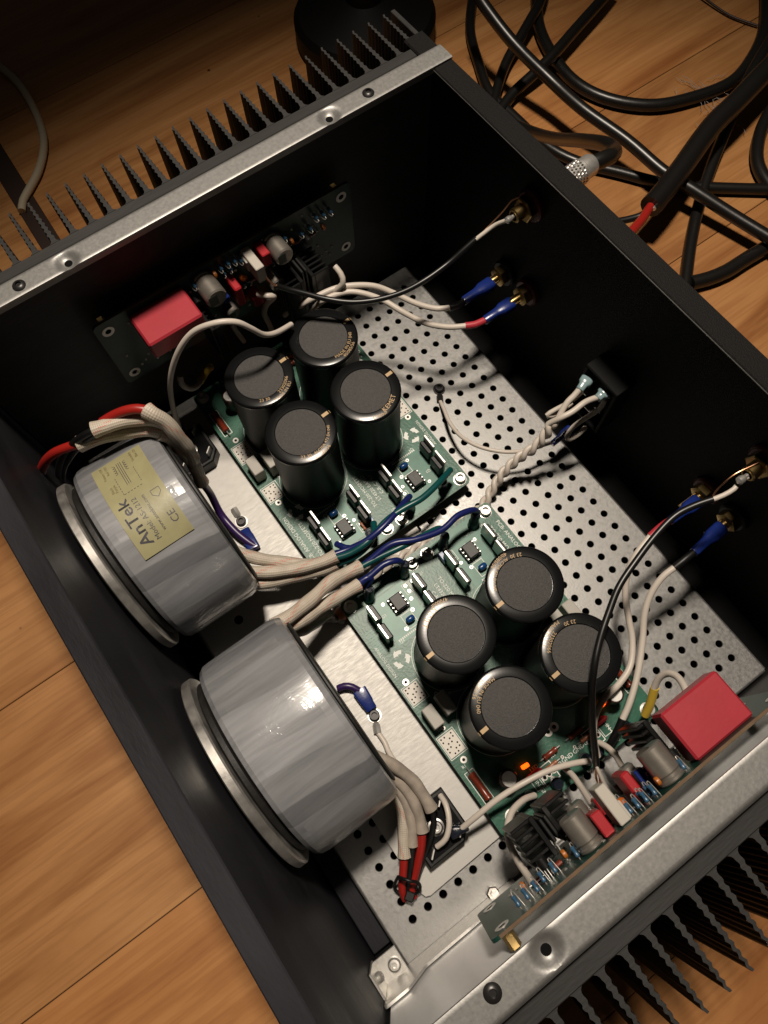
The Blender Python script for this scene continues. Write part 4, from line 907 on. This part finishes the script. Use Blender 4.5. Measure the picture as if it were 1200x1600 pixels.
# speaker wires, right side
t = wire('white speaker wire with red sleeve joining the red right hand terminal', loc=(229, 240, 55), grp='speaker wires', name='speaker_wire')
tb(t, 'insulation', [(230.5,215.4,58.0), (233.0,204.8,56.0), (237.2,195.7,52.0), (245.3,188.5,46.0), (256.7,182.8,40.0), (267.0,177.8,36.0), (276.6,168.4,34.0), (280.2,157.4,34.0), (281.0,145.8,36.0), (285.6,136.0,33.0), (294.4,129.5,27.0), (302.8,126.7,21.0)], wr, 'white')
tb(t, 'heat_shrink', [(230.3,228.0,60.0), (230.1,222.2,60.0), (230.6,214.9,58.0)], 2.1, 'redtube')
faston(t, (230.5,228.2,60.0), (230.7,249.6,57.0), 8.2, 6.4)
t = wire('white speaker wire with black sleeve joining the rightmost terminal', loc=(249, 240, 50), grp='speaker wires', name='speaker_wire')
tb(t, 'insulation', [(250.7,213.8,58.0), (250.8,205.9,55.0), (254.0,197.1,50.0), (260.3,188.9,45.0), (270.0,180.7,40.0), (281.4,168.7,36.0), (290.3,156.4,33.0), (295.3,147.6,30.0)], wr, 'white')
tb(t, 'heat_shrink', [(250.4,227.2,60.0), (250.6,219.7,60.0), (250.7,213.3,58.0)], 2.1, 'black'); tb(t, 'heat_shrink', [(295.1,147.8,30.0), (298.2,143.0,27.0), (302.1,136.2,20.0)], 2.2, 'black')
faston(t, (250.6,225.6,60.0), (249.0,249.2,57.0), 8.2, 6.4)
# speaker wires, left side
t = wire('white speaker wire with black sleeve joining the leftmost terminal', loc=(50, 240, 55), grp='speaker wires', name='speaker_wire')
tb(t, 'insulation', [(55.5,215.5,62.0), (50.4,207.9,62.0), (41.8,199.9,64.0), (30.4,191.8,68.0), (22.1,183.9,72.0), (15.2,172.8,74.0), (10.7,162.3,74.0), (7.8,150.4,72.0), (3.3,142.6,66.0), (-3.6,139.8,58.0), (-11.6,137.9,44.0)], wr, 'white')
tb(t, 'heat_shrink', [(55.1,214.9,62.0), (56.6,219.9,62.0), (56.1,226.7,61.0)], 2.0, 'black')
faston(t, (55.9,224.9,61.0), (55.0,247.3,60.0), 8.2, 6.4)
t = wire('white speaker wire with red sleeve joining the red left hand terminal', loc=(70, 240, 55), grp='speaker wires', name='speaker_wire')
tb(t, 'insulation', [(70.3,216.7,60.0), (64.2,207.0,60.0), (55.2,197.1,62.0), (43.5,189.3,66.0), (32.0,183.7,69.0), (23.2,176.3,72.0), (17.1,169.1,73.0), (13.1,160.4,72.0), (11.3,154.6,70.0), (4.2,151.9,58.0), (-2.7,148.3,40.0)], wr, 'white')
tb(t, 'heat_shrink', [(69.6,215.8,60.0), (72.3,220.9,60.0), (73.6,228.6,60.0)], 2.1, 'redtube')
faston(t, (73.6,227.1,60.0), (74.0,247.6,61.0), 8.2, 6.4)
# coaxial leads
t = wire('thin black screened lead split into white and copper at the right edge', loc=(230, 235, 100), grp='black screened input leads', name='screened_lead')
tb(t, 'jacket', [(236.5,229.1,104.0), (233.6,220.9,102.0), (231.9,211.1,100.0), (233.5,198.7,97.0), (237.2,184.3,94.0), (241.7,170.1,92.0), (248.0,158.7,90.0), (255.6,146.8,88.0), (264.2,136.7,85.0), (274.2,130.0,75.0), (286.8,124.3,60.0), (296.6,120.6,50.0), (303.4,117.5,44.0)], 1.7, 'coaxb')
tb(t, 'white_core', [(236.4,228.4,104.0), (238.0,233.7,105.0), (238.7,239.5,106.0), (237.6,244.6,107.0), (238.5,249.0,108.0), (237.4, 243, 110)], 1.25, 'white'); tb(t, 'copper_strand', [(236.1,228.6,104.0), (234.5,231.6,106.0), (233.7,236.8,109.0), (233.8,242.0,112.0), (235.5,249.4,114.0), (236.9,256.1,115.0)], .45, 'copper', 6)
tb(t, 'copper_strand', [(302.8,117.6,44.0), (306.1,115.1,50.0), (307.7,111.1,60.0), (305.8,106.2,80.0)], .9, 'copper', 6); tb(t, 'copper_strand', [(302.8,118.1,44.0), (304.7,113.2,52.0), (306.3,109.6,62.0), (305.2,105.3,82.0)], .6, 'copper', 6)
tb(t, 'white_core', [(302.1,118.2,44.0), (306.0,115.0,52.0), (310.0,109.8,70.0), (315.3,105.1,95.0)], .9, 'white', 8)
obj('solder_blob', MB().lathe([(.6, 0), (2.0, 1.2), (2.1, 3), (1.2, 5)], (237.4, 240.5, 110), (0, 1, 0), 12), M['tin'], t)
t = wire('thin black screened lead split into white and copper in the dark corner', loc=(50, 245, 105), grp='black screened input leads', name='screened_lead')
tb(t, 'jacket', [(52.8,231.6,108.0), (52.2,223.7,104.0), (51.4,213.7,99.0), (50.8,199.0,96.0), (48.0,185.7,93.0), (42.5,172.3,91.0), (35.4,159.9,91.0), (25.9,149.4,92.0), (17.4,140.6,95.0), (12.2,134.1,98.0), (9.1,128.9,102.0)], 1.6, 'coaxb')
tb(t, 'white_core', [(53.2,230.8,108.0), (54.3,235.7,111.0), (56.2,240.9,115.0), (61.8, 244, 121.5)], 1.2, 'white'); tb(t, 'copper_strand', [(52.9,231.0,108.0), (52.7,239.9,112.0), (53.5,247.0,118.0), (55.1,251.0,125.0), (57.7,253.3,128.0)], .45, 'copper', 6)
tb(t, 'copper_strand', [(9.8,129.3,102.0), (7.7,127.3,104.0), (4.8,126.3,106.0)], .7, 'copper', 6)
obj('solder_blob', MB().lathe([(.6, 0), (1.8, 1.2), (1.9, 3), (1.0, 5)], (61.8, 241.5, 121.8), (0, 1, 0), 12), M['tin'], t)
# white jumpers
def jw(label, pts, r=1.6, m_='white', loc=None, extra=()):
    t = wire(label, loc=loc or pts[0], grp='white hook-up wires', name='hookup_wire'); tb(t, 'insulation', pts, r, m_)
    for nm, p, rr, mm in extra: tb(t, nm, p, rr, mm)
    return t
jw('white wire arching from the near rectifier across the board corner to the ground terminals', [(288.6,47.2,20.0), (287.9,56.6,26.0), (287.3,70.7,32.0), (288.7,85.6,35.0), (291.9,100.0,34.0), (296.6,111.8,31.0), (301.2,120.5,28.0)])
jw('white wire in a tall arch from the far rectifier to the shaded board end', [(7.3,45.0,28.0), (7.6,48.4,52.0), (8.3,54.5,76.0), (11.4,64.6,98.0), (15.2,75.8,112.0), (21.5,87.0,118.0), (25.8,96.4,116.0), (28.1,102.3,108.0), (28.7,107.8,98.0), (26.5,115.8,90.0), (20.3,127.8,80.0)])
jw('white wire hanging in a loop at the near end of the right hand board', [(298.0,87.1,22.0), (295.4,80.3,30.0), (295.3,71.4,38.0), (299.0,64.1,46.0), (304.0,60.1,54.0), (310.0,58.2,64.0), (315.4,57.1,76.0), (317.8,55.9,88.0)], 1.7)
jw('white wire from the ground terminals past the small red capacitor', [(296.2,108.8,20.0), (301.2,108.2,30.0), (307.7,105.1,45.0), (312.0,101.7,60.0), (313.9,97.9,80.0)])
jw('white wire with a kink from the middle terminal to the silver can', [(297.8,131.7,22.0), (301.7,132.4,28.0), (306.3,131.0,36.0), (310.6,128.4,44.0), (312.5,128.9,54.0), (313.9,128.8,66.0), (315.5,124.6,84.0)])
jw('white wire ending in a yellow sleeve beside the right hand relay', [(291.9,168.5,40.0), (289.0,172.1,46.0), (289.3,175.1,52.0), (292.4,175.4,58.0), (296.4,172.9,64.0), (299.4,170.1,68.0)], 1.8, extra=[('yellow_sleeve', [(301.3,160.5,24.0), (297.8,164.3,31.0), (291.9,169.0,40.0)], 2.3, 'yellow')])
jw('white wire ending in a yellow sleeve below the shaded relay', [(-1.9,61.4,60.0), (0.5,60.0,56.0), (1.8,62.5,50.0), (-0.7,67.0,44.0), (-5.5,71.8,40.0)], 1.8, extra=[('yellow_sleeve', [(-4.9,71.1,40.0), (-9.7,75.8,37.0), (-13.8,80.2,34.0), (-16.3,82.4,30.0)], 2.3, 'yellow')])
jw('short white wire dropping behind the nearest shaded capacitor', [(-10.2,103.5,66.0), (-15.0,106.1,50.0), (-20.1,109.6,30.0)], 1.6)
jw('white wire with a hooked end below the white connector', [(-4.2,122.6,85.0), (1.8,125.4,88.0), (1.8,128.9,84.0), (-3.7,125.7,74.0), (-8.9,124.3,60.0), (-12.4,126.5,44.0), (-14.2,127.6,34.0)], 1.7)
jw('white wire dropping from the shaded heat sink with a blue end', [(6.4,167.8,86.0), (11.0,168.4,84.0), (14.3,167.6,80.0), (12.2,163.5,74.0), (5.7,157.9,66.0)], 1.7, extra=[('blue_sleeve', [(5.8,158.8,66.0), (1.3,156.4,60.0), (-5.9,154.3,50.0)], 2.1, 'blue')])
# twisted pair from the inlet
def twisted(t, pts, rad, pitch, ph0=0, r=1.7, skip=0):
    mb_ = MB().tube(pts, 1, 3, step=1.2, caps=False); 
    C = [Vector(mb_.v[i]) + (Vector(mb_.v[i + 1]) - Vector(mb_.v[i])) * 0 for i in range(0, len(mb_.v), 3)]
    C = [(Vector(mb_.v[i]) + Vector(mb_.v[i + 1]) + Vector(mb_.v[i + 2])) / 3 for i in range(0, len(mb_.v), 3)]
    res = []
    for s_ in (0, math.pi):
        P = []; L = 0
        for i, c in enumerate(C):
            if i: L += (c - C[i - 1]).length
            T = (C[min(i + 1, len(C) - 1)] - C[max(i - 1, 0)]).normalized(); u = T.cross(Vector((0, 0, 1))).normalized(); v = u.cross(T)
            a = 2 * math.pi * L / pitch + s_ + ph0; P.append(tuple(c + (u * math.cos(a) + v * math.sin(a)) * rad))
        res.append(P)
    return res
t = wire('twisted pair of white mains wires running from the inlet between the two boards', loc=(146, 240, 60), grp=None, name='twisted_pair')
path = [(146.3,221.3,56.0), (148.0,216.3,46.0), (148.7,209.9,36.0), (146.1,201.3,26.0), (145.6,192.3,18.0), (147.8,182.8,10.0), (153.1,168.2,5.0), (151.5,154.5,4.0), (152.1,139.1,4.0), (150.4,120.8,4.0), (148.4,103.0,4.0), (148.5,86.2,4.0), (151.4,70.2,4.0), (153.7,57.0,4.0)]
A_, B_ = twisted(t, path, 1.75, 15, 1.2)
tb(t, 'insulation', [(143.1,240.7,66.0), (144.0,235.2,63.0), (144.7,229.3,60.0)] + A_[4:], 1.75, 'white', step=1.5); tb(t, 'insulation', [(154.1,243.9,67.0), (150.9,237.7,63.0), (150.4,229.5,60.0), (149.0,223.3,58.0)] + B_[5:], 1.75, 'white', step=1.5)
faston(t, (143.8,238.5,65.0), (141.3,246.6,66.0), 7.6, 5.6, 'ltblue', 'crimp_connector'); faston(t, (154.0,242.5,66.0), (153.6,248.6,67.0), 7.6, 5.6, 'ltblue', 'crimp_connector')
t = wire('pair of thin white wires looping back into the inlet', loc=(150, 248, 40), name='loop_wire')
tb(t, 'insulation', [(156.0,248.3,62.0), (156.6,245.3,54.0), (154.3,238.7,46.0), (153.1,233.1,40.0), (154.6,228.5,36.0), (156.3,229.6,34.0), (157.1,235.0,34.0), (156.6,241.3,36.0)], 1.5, 'white')
tb(t, 'insulation', [(144.6,241.1,62.0), (144.2,233.1,58.0), (142.0,225.5,54.0), (141.2,220.6,52.0), (142.8,223.1,50.0), (143.5,231.1,50.0), (143.2,237.7,50.0)], 1.4, 'white')
obj('tinned_end', MB().cyl((157.2,235.8,34.0), (156.8,242.1,36.0), 1.1, 8), M['tin'], t)
q = (156.6,69.9,6.0)
wr_ = thing('orange_tape_wrap', 'orange tape and bare metal clips where the twisted wires end beside the board corner', 'tape wrap', q)
tb(wr_, 'tape', [(156.8,59.5,5.0), (156.8,66.6,7.0), (156.2,73.9,6.0)], lambda t: 4.2 + .5 * math.sin(t * 9), 'orange', 12)
for k in range(4): 
    a = Vector((153.3,48.2,5.0)) + Vector((2.5 * k - 2, 3.0 * k, 0)); obj('metal_clip', MB().lathe([(1.0, 0), (2.0, 1), (2.0, 3.4), (1, 4.2)], a, (.5, .8, .35 - .2 * (k % 2)), 9), M['tin'], wr_)

# ------------------------------------------------------------ cables and things on the floor behind
def cable(label, pts, r, m_='cable', grp='black cables on the floor', name='cable', step=6, cat='cable'):
    o_ = Vector(pts[0]); o = obj(name, MB().tube(pts, r, 12, step=step), M[m_], None, org=o_, ang=60); tag(o, label, cat, grp); return o
cable('long straight black cable lying on top of the other cables', [(-175.8,418.8,40.0), (-165.0,417.0,36.0), (-128.6,419.9,24.0), (-90.0,428.8,12.0), (-55.8,432.7,8.0), (-14.1,442.1,4.0), (21.0,447.0,0.0), (45.2,454.2,-2.0), (82.4,465.4,-6.0), (123.5,476.9,-8.0)], 4.7)
cable('black cable curving in a wide bowl shaped loop', [(-209.6,521.5,-18.0), (-168.7,490.2,-18.0), (-132.3,475.8,-18.0), (-99.0,471.6,-18.0), (-70.0,480.7,-18.0), (-44.6,502.8,-18.0), (-31.0,532.3,-18.0), (-23.4,571.5,-18.0), (-32.8,606.8,-18.0), (-52.8,642.3,-18.0), (-88.1,680.2,-18.0)], 5.0)
cable('black cable crossing under the bowl shaped loop towards the case corner', [(-158.7,563.6,-8.0), (-150.6,541.9,-8.0), (-137.8,502.1,-8.0), (-127.4,469.2,-9.0), (-122.9,445.7,-12.0), (-119.2,419.8,-16.0), (-107.6,390.7,-18.0)], 4.6)
cable('short dim black cable beside the case corner', [(-196.7,518.9,-10.0), (-181.5,499.7,-10.0), (-163.2,465.3,-12.0), (-149.1,437.3,-16.0), (-128.0,409.8,-18.0), (-104.6,385.2,-19.0)], 4.3)
cable('black cable leaving the rear and running level to the right edge', [(-242.5,480.9,-19.0), (-229.0,465.3,-19.0), (-199.2,439.7,-19.0), (-165.4,422.1,-19.0), (-134.5,409.1,-19.0), (-104.4,408.3,-19.0), (-65.5,409.3,-19.0), (-36.8,417.9,-19.0), (-7.0,438.2,-19.0), (17.8,455.4,-19.0), (42.1,479.4,-19.0), (84.9,532.3,-19.0)], 4.3)
cable('black phono cable bending back into the silver plug', [(-101.4,399.0,-18.0), (-64.9,394.6,0.0), (-29.2,378.7,30.0), (9.7,356.2,70.0), (36.2,342.7,95.0), (49.8,334.4,105.0), (62.7,311.1,124.0), (61.4,300.7,124.7)], 4.4)
cable('black cable dropping steeply beside the thick jacketed cable', [(-33.8,624.8,-10.0), (-12.0,574.5,-12.0), (8.6,537.3,-14.0), (28.3,501.5,-16.0), (48.3,470.0,-19.0), (72.5,436.7,-19.0), (101.0,402.8,-19.0)], 4.6)
cable('black cable bulging in from the right edge of the picture', [(9.7,603.5,-18.0), (19.9,571.0,-18.0), (34.3,545.5,-18.0), (52.7,526.7,-18.0), (77.8,518.1,-18.0), (99.4,516.2,-18.0)], 5.0)
cable('black cable ending in an upward curve near the right edge', [(100.9,408.8,-18.0), (105.4,420.5,-18.0), (108.8,436.5,-18.0), (109.6,458.6,-18.0), (112.5,495.7,-18.0)], 5.4)
t = thing('jacketed_cable', 'thick black cable with its jacket cut back on red and black cores', 'cable', (43.7,408.7,10.0), 'black cables on the floor')
tb(t, 'jacket', [(-7.3,615.7,10.0), (0.9,571.8,10.0), (10.7,527.6,10.0), (17.5,494.2,10.0), (32.5,450.6,10.0), (41.5,423.1,10.0), (45.3,407.9,10.0)], 8.0, 'cable', 16, step=6)
tb(t, 'core', [(43.3,415.9,10.0), (46.5,405.1,11.0), (53.0,390.2,16.0), (60.2,369.7,24.0), (63.8,357.2,28.0)], 3.2, 'red'); tb(t, 'core', [(42.9,414.6,8.0), (44.4,404.4,4.0), (40.0,397.7,0.0), (34.2,392.0,-4.0)], 2.6, 'coaxb')
obj('core_end', MB().cyl((46.4,408.8,11.0), (49.5,406.7,12.0), 1.6, 8), M['tin'], t)
pg = thing('phono_plug', 'silver knurled phono plug pushed onto the rear of the case', 'plug', (60, 274, 108), None)
a = Vector((61.8, 263, 122.5)); b = Vector((61.4,301.1,124.9)); d = (b - a)
obj('barrel', MB().lathe([(5, 0), (6.4, .5), (6.4, d.length * .35), (6.0, d.length * .36), (6.0, d.length * .42), (6.6, d.length * .44), (6.6, d.length * .8), (6.0, d.length * .82), (6.0, d.length * .95), (5, d.length)], a, d, 30), M['tin'], pg)
mb = MB()
for k in range(26):
    for q_ in range(6):
        th = 2 * math.pi * (k + .5 * (q_ % 2)) / 26; dn = d.normalized(); u = dn.orthogonal().normalized(); v = dn.cross(u)
        c = a + dn * (d.length * (.47 + .055 * q_)) + (u * math.cos(th) + v * math.sin(th)) * 6.6; rr = (u * math.cos(th) + v * math.sin(th)); tt = dn.cross(rr)
        mb.add([c + tt * .7, c + dn * .9, c - tt * .7, c - dn * .9, c + rr * .45], [(0, 1, 4), (1, 2, 4), (2, 3, 4), (3, 0, 4)])
obj('knurling', mb, M['steel'], pg, smooth=False)
cable('thin cream cord curving over the dark floor at the left', [(-426.1,90.6,-20.0), (-406.6,96.4,-20.0), (-382.0,99.6,-20.0), (-351.1,97.5,-20.0), (-323.0,91.7,-20.0), (-303.8,83.3,-20.0), (-286.4,69.9,-20.0), (-274.7,56.2,-20.0), (-266.7,46.7,-20.0), (-258.1,41.4,-20.0)], 3.1, 'cream', None, 'cord', cat='cord')
pe = thing('round_pedestal', 'black round pedestal standing on the dark floor behind the left fins', 'pedestal', (-236, 392, FZ))
obj('base', MB().lathe([(50, 0), (58, .5), (60, 4), (60, 20), (56, 25), (30, 32), (16, 36), (14, 60), (14, 330)], (-254, 368, FZ), n=72), M['pedestal'], pe)

cable('thin brown string crossing the top right corner', [(-116.3,628.2,-20.0), (-99.1,629.6,-21.0), (-82.1,632.2,-21.5), (-68.3,637.5,-21.5), (-58.8,642.3,-21.5)], 1.0, 'foot', None, 'string', step=4, cat='string')
mb = MB(); c0 = Vector((-20.6,542.2,-22.0))
rng = random.Random(5)
for k in range(26):
    p = c0 + Vector((rng.uniform(-22, 30), rng.uniform(-22, 26), 0)); P = []
    a = rng.uniform(0, 6.28)
    for q in range(5):
        P.append(tuple(p + Vector((0, 0, rng.uniform(0, 2.5))))); a += rng.uniform(-.9, .9); p = p + Vector((math.cos(a), math.sin(a), 0)) * rng.uniform(3, 7)
    mb.tube(P, .16, 4, step=1.5)
o = obj('dust_wisp', mb, mat('grey_lint', (.30, .27, .24), .9), None, org=c0); tag(o, 'grey wisp of lint on the wood beside the bowl shaped cable', 'lint', kind='stuff')
